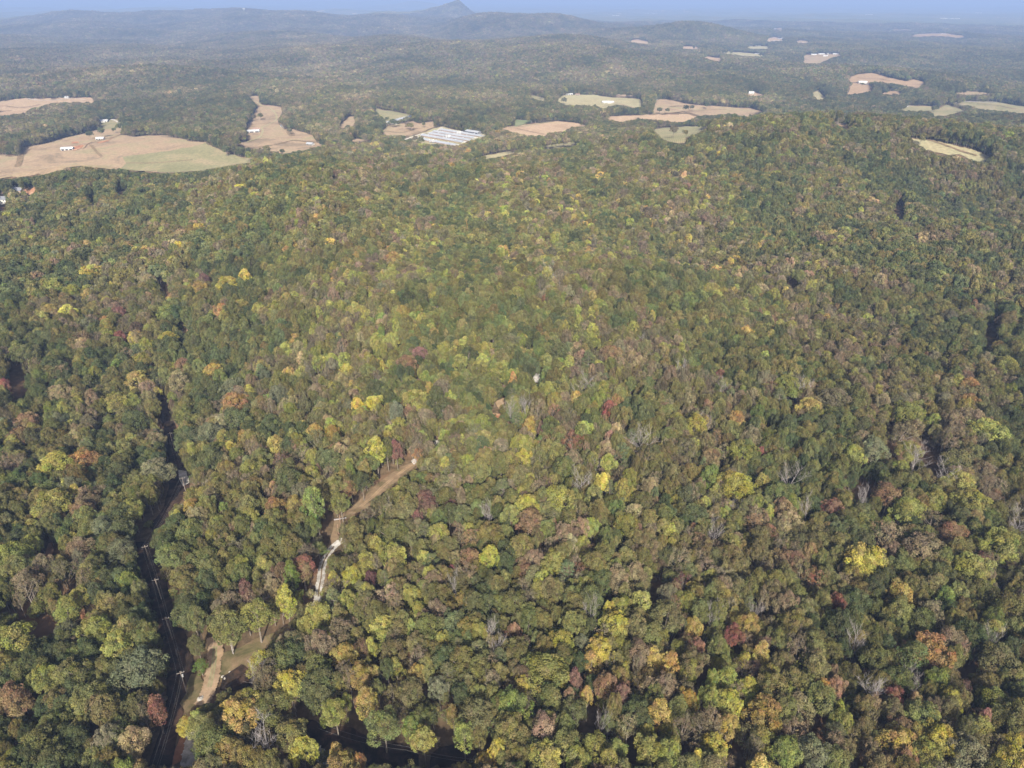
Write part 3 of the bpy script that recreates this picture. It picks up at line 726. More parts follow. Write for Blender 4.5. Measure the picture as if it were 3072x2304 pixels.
PROTO = []          # name, kind, crown radius, height, lod, trunk mesh, crown mesh, joined mesh
def make_proto(kind, lod, seed):
    r_ = np.random.default_rng(seed)
    NP = {0: 1.3, 1: 0.42, 2: 0.11}[lod]; size = {0: 0.40, 1: 0.92, 2: 2.1}[lod]
    mb = MB(); Vl = None
    if kind == 'broad':
        Rr, Ht, Hc = 5.0, 18.0, r_.uniform(9.0, 11.5) + 2.0 * (lod > 1)
        n = {0: 96, 1: 44, 2: 15}[lod]; rc = {0: 1.25, 1: 1.65, 2: 2.5}[lod]
        cl = crown_clumps(r_, Rr, Hc, Ht - Hc / 2, n, rc, 'broad')
        Vl, Fl, var = leaf_cloud(cl, 40 * NP, size, r_)
    elif kind == 'tall':
        Rr, Ht, Hc = 3.8, 20.0, r_.uniform(12.5, 15.5)
        n = {0: 88, 1: 38, 2: 13}[lod]; rc = {0: 1.05, 1: 1.5, 2: 2.2}[lod]
        cl = crown_clumps(r_, Rr, Hc, Ht - Hc / 2, n, rc, 'tall')
        Vl, Fl, var = leaf_cloud(cl, 40 * NP, size * .95, r_)
    elif kind == 'airy':
        Rr, Ht, Hc = 4.3, 17.5, r_.uniform(9, 11)
        n = {0: 62, 1: 34, 2: 14}[lod]; rc = {0: 1.1, 1: 1.5, 2: 2.3}[lod]
        cl = crown_clumps(r_, Rr, Hc, Ht - Hc / 2, n, rc, 'broad')
        Vl, Fl, var = leaf_cloud(cl, 22 * NP, size * .8, r_, shell=False)
    elif kind == 'pine':
        Rr, Ht = 3.5, 20.0
        cl = []
        nl = {0: 9, 1: 7, 2: 4}[lod]
        for L in range(nl):
            f = L / (nl - 1); z = Ht * (0.55 + 0.43 * f); rad = Rr * (1 - f) ** 0.6 * r_.uniform(.8, 1.1) + .5
            k = {0: 8, 1: 5, 2: 3}[lod]
            a0 = r_.uniform(0, 6.28)
            for j in range(k):
                a = a0 + 6.283 * j / k + r_.normal(0, .3); q = rad * r_.uniform(.55, 1.0)
                cl.append((np.array([q * math.cos(a), q * math.sin(a), z + r_.normal(0, .35) + .25 * q]), {0: 1.0, 1: 1.35, 2: 2.0}[lod] * r_.uniform(.8, 1.2), np.array([math.cos(a) * .5, math.sin(a) * .5, .6])))
        Vl, Fl, var = leaf_cloud(cl, 44 * NP, size * .72, r_, flat=0.55, shell=False, jitter=0.7)
    elif kind == 'bare':
        Rr, Ht = 4.2, 17.0
        bare_tree(mb, r_, Ht * .9, r_.uniform(.5, .85), 0.2, {0: 3, 1: 2, 2: 1}[lod])
        cl = []
    if kind != 'bare' and lod < 2:
        limbs(mb, r_, Ht, cl, {0: 14, 1: 6}[lod] if kind != 'pine' else 0, 0.30, rr=.34)
    if kind == 'pine' and lod == 0:
        for c in cl[::2]:
            mb.tube([(0, 0, c[0][2] - .6), tuple(c[0])], [.09, .04], 3)
    if kind == 'airy' and lod == 0:
        pass
    wood = M_DEAD if kind == 'bare' else M_BARK
    trunk = mb.mesh('trunk', [wood]) if mb.v else None
    crown = None
    nm = f'{kind}_{lod}_{seed}'
    if Vl is not None:
        crown = mesh('crown', Vl, Fl, [M_LEAF_I])
        at = crown.color_attributes.new('leafvar', 'FLOAT_COLOR', 'CORNER')
        c4 = np.ones((len(var), 4, 4), np.float32); c4[:, :, :3] = var[:, None, :]
        at.data.foreach_set('color', c4.ravel())
        crown.polygons.foreach_set('use_smooth', np.zeros(len(crown.polygons), bool))
    if trunk is not None and crown is not None:
        nv = len(mb.v)
        V = np.vstack([np.array(mb.v), Vl])
        me = bpy.data.meshes.new(nm)
        fa = [list(f) for f in mb.f] + (Fl + nv).tolist()
        me.from_pydata(V.tolist(), [], fa)
        me.materials.append(wood); me.materials.append(M_LEAF_I)
        me.polygons.foreach_set('material_index', np.array([0] * len(mb.f) + [1] * len(Fl), np.int32))
        at = me.color_attributes.new('leafvar', 'FLOAT_COLOR', 'CORNER')
        nl0 = sum(len(f) for f in mb.f)
        arr = np.vstack([np.full((nl0, 4), .5, np.float32), c4.reshape(-1, 4)])
        at.data.foreach_set('color', arr.ravel()); me.update()
    else:
        me = (crown or trunk).copy()
    me.name = nm
    PROTO.append(dict(name=nm, kind=kind, R=Rr, H=Ht, lod=lod, trunk=trunk, crown=crown, mesh=me))
NV = {0: dict(broad=9, tall=5, airy=5, pine=4, bare=5), 1: dict(broad=5, tall=3, airy=3, pine=2, bare=2), 2: dict(broad=5, tall=3, airy=2, pine=2, bare=1)}
sd = 100
for lod in (0, 1, 2):
    for kd, n in NV[lod].items():
        for k in range(n):
            make_proto(kd, lod, sd); sd += 1
BY = {}
for i, p in enumerate(PROTO):
    BY.setdefault((p['kind'], p['lod']), []).append(i)

# ------------------------------------------------------------------ colours of the crowns
TINT = {
    'dark green': (0.050, 0.060, 0.028), 'green': (0.074, 0.083, 0.032), 'olive green': (0.090, 0.088, 0.034), 'grey-green': (0.086, 0.093, 0.056),
    'yellow-green': (0.130, 0.136, 0.040), 'bright green': (0.095, 0.120, 0.036), 'yellow': (0.200, 0.188, 0.045), 'golden': (0.185, 0.148, 0.050),
    'orange': (0.180, 0.115, 0.050), 'rust brown': (0.122, 0.086, 0.050), 'red': (0.130, 0.066, 0.048), 'maroon': (0.098, 0.056, 0.047),
    'mauve-brown': (0.104, 0.088, 0.056), 'brownish olive': (0.090, 0.085, 0.040), 'pine green': (0.074, 0.084, 0.043), 'bare grey': (0.3, 0.28, 0.27),
    'tan': (0.150, 0.130, 0.072), 'pink-red': (0.150, 0.092, 0.068)}
TN = list(TINT)
def shape_for(tone, u):
    if tone == 'pine green': return 'pine'
    if tone == 'bare grey': return 'bare'
    if tone in ('mauve-brown',): return 'airy' if u < .6 else 'broad'
    if tone in ('maroon', 'rust brown', 'brownish olive') and u < .35: return 'airy'
    if tone in ('yellow-green', 'yellow', 'golden') and u < .5: return 'tall'
    return 'tall' if u > .86 else 'broad'
# zones: where (photo, 2212 wide reading), spread, and the mix of tones that grows there
def Z(x, y, sg, **k): return (x * 1.3888, y * 1.3888, sg, {n.replace('_', ' '): v for n, v in k.items()})
ZT = {'dg': 'dark green', 'g': 'green', 'o': 'olive green', 'gg': 'grey-green', 'yg': 'yellow-green', 'bg': 'bright green', 'y': 'yellow', 'au': 'golden',
      'or_': 'orange', 'ru': 'rust brown', 'r': 'red', 'ma': 'maroon', 'mv': 'mauve-brown', 'bo': 'brownish olive', 'p': 'pine green', 'x': 'bare grey', 't': 'tan'}
ZONES = [
    (120, 1250, .22, dict(dg=6, g=7, o=6, gg=2, yg=2, ru=1, bo=3, mv=1)),
    (120, 750, .20, dict(dg=7, g=5, o=3, gg=2, yg=1, au=.5, mv=1, bo=1)),
    (250, 400, .20, dict(dg=10, g=4, o=3, yg=.5)),
    (520, 620, .16, dict(dg=5, g=5, o=3, yg=3, y=1, au=1, mv=1)),
    (640, 480, .14, dict(g=7, dg=5, o=4, yg=.5)),
    (600, 1250, .20, dict(g=7, dg=5, o=5, yg=2, bo=2, ru=.6, mv=.6)),
    (800, 900, .18, dict(dg=6, g=6, o=3, gg=1, yg=1.5, y=.6, mv=1, bo=1)),
    (1000, 780, .17, dict(yg=7, g=4, o=3, bg=2.5, mv=.7, dg=.6, p=1)),
    (960, 700, .12, dict(yg=6, g=4, o=4, bg=1, mv=1, dg=1)),
    (1050, 600, .18, dict(yg=6, o=4, g=3, mv=2.5, au=1, dg=1)),
    (1000, 950, .10, dict(o=5, yg=3, g=4, p=4, mv=1, x=.6)),
    (1100, 1100, .14, dict(p=7, o=6, bo=3, g=2, mv=1.2, x=.5, yg=1)),
    (1100, 1400, .18, dict(o=6, p=4, bo=4, g=4, dg=2, yg=1.2, ru=.6, x=.3)),
    (800, 1600, .14, dict(g=5, o=5, yg=2, au=1, dg=2, bo=2)),
    (1500, 1620, .10, dict(o=5, yg=7, g=2, au=2, bo=2, y=1.5)),
    (1450, 950, .16, dict(o=5, bo=4, g=4, mv=2, p=3, yg=1, ru=.8, x=.7)),
    (1500, 700, .16, dict(mv=4, o=5, g=4, bo=3, yg=1.5, ru=1, x=.6)),
    (1750, 700, .16, dict(dg=5, g=4, mv=3, o=4, yg=1, bo=2, ru=.4)),
    (1600, 1300, .18, dict(o=6, bo=5, mv=2, g=4, p=2, ru=1, x=.5, yg=.8)),
    (2050, 1200, .18, dict(o=6, bo=6, mv=3, g=4, dg=2, ru=1, x=.5, yg=.6)),
    (2100, 1550, .14, dict(o=5, bo=5, yg=1.5, au=1, g=3, ru=1)),
    (2100, 700, .18, dict(dg=5, o=4, mv=3.5, bo=3, g=2, ru=.5, yg=.8)),
    (1900, 420, .16, dict(dg=8, o=4, g=3, mv=2, yg=.4)),
    (1500, 450, .18, dict(o=4, dg=4, yg=2.5, mv=3, g=3, au=.8)),
    (1150, 420, .18, dict(o=4, dg=3, mv=3.5, yg=2, au=1, g=3)),
    (750, 380, .16, dict(o=4, dg=4, mv=3, au=.8, yg=1.5, g=3)),
    (1700, 260, .14, dict(dg=6, o=4, g=3, mv=1.5)),
    (300, 260, .16, dict(dg=4, g=3, o=4, bo=3, t=1.6, mv=1)),
    (1000, 230, .2, dict(dg=3, g=2, o=5, bo=4, yg=1.5, t=2, mv=1)),
    (1300, 180, .2, dict(dg=4, o=4, mv=4, bo=4, t=1.6, g=2)),
    (400, 140, .25, dict(dg=4, o=4, bo=5, t=3, mv=3)),
    (2000, 180, .25, dict(dg=6, o=4, mv=2, g=2)),
    (1100, 110, .3, dict(dg=5, o=3, mv=5, t=2, bo=4)),
]
zx, zy, zz_ = ground([z[0] * 1.3888 for z in ZONES], [z[1] * 1.3888 for z in ZONES])
ZW = np.array([[z[3].get(next(k for k, v in ZT.items() if v == tn) if tn in ZT.values() else '', 0) for tn in TN] for z in ZONES])
ZW = ZW * np.array([1.3 if t in ('green', 'olive green', 'dark green') else 1.0 for t in TN]); ZW = ZW / ZW.sum(1)[:, None]
W_SP = waves(10, 45, 220)
W_PATCH = waves(12, 160, 900)
DARKNESS = np.array([sum(TINT[t]) for t in TN])
def pick_tones(x, y, r_):
    n = len(x); acc = np.zeros((n, len(TN)))
    for k, z in enumerate(ZONES):
        dd = np.hypot(zx[k], zy[k]); sg = z[2] * .72 * max(dd, 330)
        sy_ = sg * max(1.0, dd / 500)
        w = np.exp(-0.5 * (((x - zx[k]) / sg) ** 2 + ((y - zy[k]) / sy_) ** 2)) + 1e-9
        acc += w[:, None] * ZW[k][None]
    acc /= acc.sum(1)[:, None]
    # stands of one kind: pine and oak in some places, paler hardwoods in others
    pw = wsum(W_PATCH, x, y, .5) * sstep(500, 1600, np.hypot(x, y))
    acc = acc * np.exp(pw[:, None] * 6.5 * (DARKNESS[None, :] - .20)); acc /= acc.sum(1)[:, None]
    # kinds grow in loose groups: a slow wave shifts the draw
    cum = np.cumsum(acc, 1)
    g = wsum(W_SP, x, y, .6)
    u = (r_.random(n) * 0.5 + 0.5 * (0.5 + 0.5 * np.sin(g * 2.3))) % 1.0
    return np.clip((cum < u[:, None]).sum(1), 0, len(TN) - 1)

# ------------------------------------------------------------------ trees one can pick out in the photo
# crop reading, then (x, y, radius, tone, shape, stretch)
LM = []
def lm(cropbox, rows):
    f = (cropbox[2] - cropbox[0]) / (cropbox[3] if len(cropbox) > 3 else 2212.0)
    for row in rows:
        x, y, r, tone = row[:4]; shp = row[4] if len(row) > 4 else None
        st = row[5] if len(row) > 5 else 1.0
        LM.append((cropbox[0] + x * f, cropbox[1] + y * f, r * f, ZT.get(tone, tone), {'b': 'broad', 't': 'tall', 'x': 'bare', 'p': 'pine', 'a': 'airy', None: None}[shp], st))
lm(A_, [(1160, 430, 88, 'au', 't'), (1490, 430, 78, 't', 't'), (1760, 330, 62, 'au', 'b'), (1955, 600, 108, 'or_', 'b'), (2025, 900, 62, 'au', 't'), (1920, 960, 50, 'y', 'b'), (1605, 980, 42, 'yg', 't'),
        (700, 1090, 100, 'or_', 'b'), (470, 1140, 110, 'y', 't'), (950, 610, 115, 'yg', 'b'), (1100, 580, 75, 'yg', 'b'), (240, 750, 80, 'ru', 'b'), (20, 460, 55, 'r', 'b'), (690, 1500, 80, 'ru', 'b'),
        (1190, 230, 60, 'yg', 'b'), (1400, 60, 60, 'y', 'b'), (1515, 285, 58, 'ru', 'b'), (650, 600, 52, 'yg', 'b'), (1740, 870, 112, 'gg', 'b'), (1930, 470, 85, 'gg', 'b'), (490, 540, 75, 't', 'b'),
        (160, 880, 78, 'ru', 'b'), (980, 300, 58, 'bg', 't'), (1480, 1450, 62, 'au', 'b'), (1400, 1520, 40, 'y', 'b'), (2090, 1520, 75, 'yg', 'b'), (745, 1410, 80, 'mv', 'b'), (640, 1330, 38, 'y', 't'),
        (1750, 490, 92, 'dg', 'b'), (1960, 745, 125, 'dg', 'b'), (1560, 880, 95, 'dg', 'b'), (1750, 1090, 120, 'dg', 'b'), (1120, 760, 100, 'dg', 'b'), (220, 190, 85, 'dg', 'b'), (430, 280, 95, 'dg', 'b'),
        (700, 60, 80, 'ru', 'a'), (1050, 200, 60, 'mv', 'a'), (1300, 1180, 110, 'gg', 'b'), (1000, 1100, 95, 'g', 'b'), (2100, 1150, 80, 'yg', 'b'), (1930, 1230, 70, 'mv', 'a'), (1300, 900, 60, 't', 'b'), (740, 420, 50, 'dg', 't'),
        (1650, 1550, 80, 't', 'b'), (1100, 1480, 95, 'yg', 'b'), (1000, 1540, 100, 'dg', 'b'), (460, 1440, 110, 'yg', 'b'), (1870, 1330, 40, 'o', 't')])
lm(B_, [(435, 520, 62, 'yg', 't'), (2005, 225, 72, 'r', 'b'), (1645, 385, 50, 'ma', 'b'), (1700, 570, 88, 'yg', 't'), (640, 650, 82, 'yg', 'b'), (835, 310, 42, 'bg', 'b'), (1270, 530, 92, 'dg', 'b'),
        (930, 920, 155, 'gg', 'b'), (1030, 1170, 58, 'r', 't'), (1320, 880, 42, 'bg', 't'), (1750, 890, 80, 'y', 'b'), (1610, 1220, 100, 'au', 'b'), (1930, 1020, 80, 'y', 'b'), (2110, 1020, 110, 'dg', 'b'), (1860, 880, 90, 'g', 'b'),
        (1540, 1120, 85, 'yg', 'b'), (1370, 1400, 115, 'g', 'b'), (1520, 1440, 70, 'au', 'b'), (1630, 1500, 75, 'au', 'b'), (1830, 1370, 70, 'x', 'x'), (1640, 930, 62, 'x', 'x'), (290, 990, 72, 'yg', 'b'), (60, 740, 115, 'yg', 'b'),
        (480, 960, 82, 'o', 'b'), (950, 370, 50, 'bo', 'b'), (720, 1160, 80, 'bo', 'b'), (2100, 560, 75, 'yg', 'b'), (2130, 700, 70, 'yg', 'b'), (60, 200, 110, 'bg', 'b'), (780, 760, 80, 'yg', 'b'), (180, 320, 70, 'mv', 'b'),
        (1150, 170, 85, 'g', 'b'), (1340, 200, 90, 'g', 'b'), (1240, 320, 85, 'o', 'b'), (1510, 620, 110, 'g', 'b'), (1300, 740, 60, 'bo', 'b'), (1150, 1280, 60, 'y', 'b'), (880, 1390, 75, 't', 'b'), (640, 1100, 90, 'g', 'b'),
        (1900, 480, 50, 'y', 't', 1.2), (820, 120, 80, 'gg', 'b'), (2060, 1450, 80, 'y', 'b'), (1780, 1180, 90, 'g', 'b'), (1950, 1350, 95, 'o', 'b'), (2150, 100, 60, 'g', 't'), (100, 1130, 80, 'ru', 'b')])
lm(C_, [(400, 275, 72, 'au', 'b'), (560, 300, 72, 'au', 'b'), (910, 460, 75, 'y', 't', 1.2), (90, 400, 72, 'au', 'b'), (1075, 415, 46, 'ma', 't'), (300, 460, 92, 'mv', 'a'), (1260, 455, 46, 'or_', 'a'), (1320, 850, 95, 'ma', 'b'),
        (1510, 880, 60, 'ma', 'a'), (1245, 965, 42, 'ma', 'b'), (70, 920, 80, 'or_', 't'), (240, 900, 78, 'au', 't'), (425, 990, 80, 'bg', 't', 1.5), (400, 640, 62, 'yg', 't'), (690, 600, 40, 'bg', 't'), (290, 1390, 80, 'ru', 'b'),
        (2125, 400, 80, 'yg', 'b'), (2130, 500, 70, 'y', 'b'), (1830, 440, 45, 'pink-red', 'b'), (2160, 240, 50, 'au', 't'), (1430, 245, 50, 'yg', 'a'), (880, 40, 78, 'y', 'b'), (2150, 900, 82, 'y', 'b'), (1440, 1120, 80, 'yg', 'b'),
        (1060, 1310, 100, 'yg', 'b'), (1855, 1370, 74, 'y', 't', 1.2), (840, 1480, 48, 'ma', 'b'), (720, 1465, 78, 'y', 'b'), (1550, 1400, 40, 'r', 'b'), (1700, 1330, 80, 'ru', 'b'), (570, 1490, 50, 'y', 't'), (210, 1500, 60, 'yg', 't', 1.2),
        (830, 1560, 60, 'yg', 'b'), (1530, 1210, 72, 'bo', 'b'), (530, 520, 108, 'dg', 'b'), (790, 660, 70, 'dg', 'b'), (1580, 1590, 42, 'x', 'x'), (1200, 1610, 82, 'yg', 'b'), (1885, 1000, 60, 'x', 'x'), (1670, 1060, 52, 'yg', 'b'),
        (890, 1220, 70, 'yg', 'b'), (130, 540, 90, 'ma', 'a'), (200, 680, 110, 'dg', 'b'), (1420, 980, 70, 'dg', 'b'), (1620, 960, 80, 'dg', 'b'), (1050, 1120, 120, 'g', 'b'), (1300, 1230, 75, 'g', 'b'), (660, 730, 60, 'ru', 'b'),
        (1450, 110, 80, 'dg', 't'), (1180, 110, 50, 'ru', 'b'), (1700, 1140, 75, 'ru', 'a')])
lm(D_, [(430, 150, 85, 'y', 'b'), (325, 200, 78, 'yg', 'b'), (470, 330, 70, 'yg', 'b'), (640, 450, 85, 'au', 'b'), (790, 620, 90, 'au', 'b'), (840, 860, 82, 'au', 't'), (800, 390, 62, 'ru', 'b'), (880, 390, 50, 'yg', 't'), (1240, 615, 62, 'au', 'b'),
        (560, 920, 90, 'yg', 'b'), (190, 480, 125, 'dg', 'b'), (430, 560, 105, 'g', 'b'), (420, 790, 95, 'dg', 'b'), (1830, 270, 50, 'x', 'x'), (1870, 390, 45, 'x', 'x'), (1760, 280, 80, 'yg', 'b'), (1190, 260, 42, 'bg', 't'), (2130, 700, 66, 'y', 'b'),
        (570, 1290, 62, 'au', 't'), (660, 1330, 72, 'au', 'b'), (780, 1370, 55, 'or_', 'b'), (200, 760, 78, 'y', 'b'), (1450, 330, 60, 'yg', 'b'), (1060, 430, 100, 'bo', 'b'), (1260, 360, 90, 'bo', 'b'), (1340, 540, 75, 'o', 'b'), (1000, 560, 55, 'dg', 'b'),
        (1230, 760, 90, 'bo', 'b'), (1750, 980, 130, 'bo', 'b'), (2050, 900, 120, 'bg', 'b'), (1040, 800, 85, 'bo', 'a'), (1430, 720, 70, 'gg', 'b'), (1650, 700, 80, 'bo', 'b'), (970, 1060, 120, 'g', 'b'), (1200, 1040, 80, 'bg', 'b'), (1310, 980, 85, 'g', 'b'),
        (1910, 1200, 60, 'y', 'b'), (800, 1340, 42, 'bg', 't'), (1500, 600, 80, 'p', 'p'), (1940, 480, 70, 'p', 'p'), (1760, 440, 90, 'p', 'p'), (1580, 420, 70, 'p', 'p'), (1300, 1160, 80, 'yg', 'b'), (1640, 1130, 85, 'bg', 'b')])
lm(E_, [(700, 115, 100, 'mv', 'b'), (1220, 130, 72, 'ma', 'a'), (600, 340, 56, 'y', 'b'), (735, 315, 76, 'yg', 'b'), (680, 500, 112, 'y', 'b'), (235, 630, 85, 'y', 'b'), (550, 690, 100, 'y', 'b'), (1080, 450, 125, 'bo', 'b'), (1325, 500, 66, 'au', 'b'),
        (1430, 460, 52, 'x', 'x'), (1640, 565, 66, 'r', 'b'), (1330, 640, 60, 'ru', 'b'), (95, 910, 150, 'yg', 'b'), (590, 1000, 82, 'ru', 'b'), (735, 1050, 56, 'pink-red', 'b'), (450, 1070, 42, 'au', 't'), (1000, 790, 62, 'au', 't'), (1255, 850, 56, 'yg', 't'),
        (1470, 925, 60, 'yg', 'b'), (415, 380, 50, 'x', 'x'), (1270, 1080, 60, 'au', 'b'), (1470, 1090, 70, 'yg', 'b'), (1600, 1110, 85, 'y', 'b'), (1595, 1310, 75, 'au', 'b'), (1880, 1240, 118, 'au', 'b'), (345, 930, 60, 'ma', 'b'), (1140, 960, 70, 'mv', 'a'),
        (500, 1290, 42, 'x', 'x'), (520, 1480, 105, 'yg', 'b'), (1800, 1490, 68, 'mv', 'a'), (2060, 1520, 88, 'bg', 'b'), (1500, 1480, 100, 'y', 'b'), (270, 1070, 48, 'ru', 't'), (1750, 490, 78, 'au', 'b'), (1900, 640, 50, 'ma', 'a'), (2030, 590, 85, 'o', 'b'),
        (1500, 650, 80, 'g', 'b'), (330, 1180, 90, 'dg', 'b'), (850, 1200, 110, 'dg', 'b'), (260, 1480, 110, 'g', 'b'), (960, 1520, 95, 'yg', 'b'), (1190, 1160, 80, 'g', 'b'), (1900, 290, 60, 'mv', 'a'), (1260, 290, 80, 'yg', 'b'), (1680, 1150, 40, 'y', 'b'),
        (1970, 1000, 100, 'o', 'b'), (1780, 1060, 50, 'yg', 'b'), (400, 640, 65, 'gg', 'b'), (780, 1300, 80, 't', 'a')])
lm(F_, [(900, 60, 110, 'y', 'b'), (640, 300, 64, 'r', 'b'), (1425, 700, 118, 'or_', 'b'), (1570, 610, 100, 'mv', 'b'), (1950, 520, 70, 'yg', 'b'), (1590, 430, 60, 'yg', 'b'), (1420, 380, 78, 'mv', 'b'), (1520, 275, 60, 'bg', 't'), (910, 1000, 88, 'x', 'x'),
        (795, 660, 52, 'x', 'x'), (1130, 1060, 62, 'r', 'b'), (1735, 1040, 50, 'ma', 'a'), (1890, 1250, 38, 'pink-red', 't'), (1150, 1480, 105, 'au', 'b'), (1490, 1440, 100, 'y', 'b'), (1175, 1330, 75, 'ru', 'b'), (1310, 1350, 50, 'au', 'b'),
        (2110, 1600, 100, 'y', 'b'), (2130, 1440, 62, 'y', 'b'), (240, 1540, 80, 'bg', 'b'), (1840, 1320, 70, 'yg', 'b'), (1800, 80, 90, 'yg', 'b'), (1140, 925, 90, 'g', 'b'), (1710, 1560, 115, 'gg', 'b'), (450, 1560, 110, 'gg', 'b'), (1305, 1110, 50, 't', 'b'),
        (1180, 1600, 78, 'ru', 'b'), (680, 1280, 70, 'yg', 'b'), (385, 1330, 48, 'ru', 'a'), (90, 890, 68, 'yg', 'b'), (1500, 930, 78, 'bg', 'b'), (520, 1110, 110, 'g', 'b'), (1960, 800, 110, 'bo', 'b'), (1350, 460, 85, 'g', 'b'), (1170, 230, 85, 'au', 'b'),
        (380, 360, 80, 'bo', 'b'), (970, 800, 90, 'g', 'b'), (600, 450, 80, 'g', 'b'), (1340, 1240, 100, 'g', 'b'), (1850, 220, 85, 'g', 'b'), (2060, 380, 110, 'o', 'b'), (650, 1000, 60, 'ru', 'b'), (1960, 1130, 90, 'yg', 'b'), (1590, 1100, 70, 'y', 'b'),
        (2010, 690, 50, 'x', 'x'), (1270, 1010, 40, 'x', 'x'), (1370, 1580, 95, 'yg', 'b'), (920, 1510, 75, 'mv', 'a'), (230, 1200, 90, 'g', 'b'), (640, 1580, 90, 'g', 'b')])
lm(G_, [(150, 190, 68, 'ma', 'b'), (60, 280, 80, 'ru', 'b'), (370, 140, 55, 'yg', 'b'), (500, 240, 68, 'yg', 'b'), (690, 150, 74, 'yg', 'b'), (565, 190, 72, 'dg', 'b'), (670, 290, 70, 'yg', 'b'), (820, 360, 85, 'yg', 't'), (350, 290, 45, 'dg', 'b'), (1240, 500, 90, 'yg', 'b'),
        (1515, 205, 54, 'pink-red', 'b'), (1730, 640, 64, 'r', 'b'), (930, 390, 30, 'or_', 't'), (310, 600, 80, 'dg', 't', 1.2), (130, 580, 98, 'yg', 'b'), (1070, 795, 68, 'au', 't'), (1170, 780, 40, 'ma', 't'), (1425, 940, 95, 'r', 'a'), (1225, 925, 74, 'ru', 'a'),
        (1750, 890, 50, 'pink-red', 't'), (1000, 940, 95, 'yg', 'b'), (1580, 1080, 52, 'yg', 't'), (1720, 1090, 60, 'yg', 'b'), (1670, 1240, 70, 'y', 'b'), (1900, 1200, 74, 'yg', 'b'), (1060, 1450, 95, 'y', 'b'), (1330, 1420, 135, 'yg', 'b'),
        (1510, 1240, 75, 'x', 'x'), (2020, 900, 90, 'x', 'x'), (1810, 560, 40, 'or_', 'b'), (2060, 1290, 78, 't', 'b'), (1265, 745, 50, 'yg', 'b'), (1880, 1600, 100, 'yg', 'b'), (1490, 480, 68, 'x', 'x'), (1530, 800, 78, 'yg', 'b'), (710, 700, 60, 'dg', 't'),
        (910, 80, 70, 'bo', 'b'), (1750, 200, 90, 'ru', 'b'), (1310, 180, 100, 'dg', 'b'), (900, 540, 60, 'p', 'p'), (960, 730, 60, 'p', 'p'), (620, 850, 80, 'gg', 'a'), (760, 840, 80, 'g', 'b'), (1600, 1360, 80, 'o', 'b'), (860, 1290, 90, 'p', 'p'), (1060, 1590, 105, 'ru', 'b'),
        (1290, 650, 65, 'ru', 'a'), (1700, 800, 60, 'g', 'b'), (1400, 1560, 85, 'o', 'b'), (210, 370, 40, 'bg', 'b'), (470, 390, 60, 'yg', 'b'), (1060, 620, 55, 'x', 'x'), (930, 670, 45, 'x', 'x')])
lm(H_, [(80, 510, 74, 'y', 'b'), (345, 460, 50, 'or_', 'b'), (375, 690, 84, 'yg', 'b'), (350, 900, 118, 'y', 'b'), (820, 390, 74, 'au', 'b'), (1450, 430, 80, 'yg', 'b'), (1860, 250, 55, 'or_', 'b'), (1860, 335, 45, 'or_', 'b'), (1960, 560, 86, 'yg', 'b'),
        (1455, 665, 60, 'yg', 'b'), (1100, 690, 64, 'yg', 'b'), (680, 260, 92, 'yg', 'b'), (1180, 1410, 108, 'y', 'b'), (1450, 1070, 105, 'yg', 'b'), (2045, 1290, 92, 'yg', 'b'), (1850, 1440, 100, 'yg', 'b'), (1510, 750, 52, 'x', 'x'), (1690, 830, 60, 'x', 'x'),
        (690, 850, 60, 'x', 'x'), (1180, 1010, 40, 'x', 'x'), (1420, 560, 90, 'mv', 'a'), (240, 160, 28, 'r', 'b'), (500, 650, 26, 'r', 'b'), (1610, 1130, 80, 'mv', 'a'), (1740, 1210, 78, 'ru', 'b'), (1330, 1220, 95, 'mv', 'a'), (970, 1030, 62, 'pink-red', 'b'),
        (2080, 120, 74, 'yg', 'b'), (820, 1060, 36, 'x', 'x'), (210, 1190, 42, 'x', 'x'), (180, 700, 60, 'ru', 'b'), (1230, 660, 82, 'gg', 'b'), (1830, 460, 90, 'mv', 'b'), (1790, 740, 100, 'bo', 'b'), (1330, 960, 80, 'ru', 'b'), (450, 560, 60, 'mv', 'b'), (310, 520, 65, 'g', 'b'),
        (170, 830, 70, 'bg', 'b'), (1800, 880, 75, 'yg', 'b'), (1860, 1020, 100, 'yg', 'b'), (980, 340, 80, 'mv', 'b'), (1560, 1320, 95, 'mv', 'b'), (530, 870, 50, 'yg', 't'), (650, 1050, 65, 'ru', 'b'), (1640, 980, 60, 'yg', 'b'), (2170, 1150, 50, 'x', 'x')])
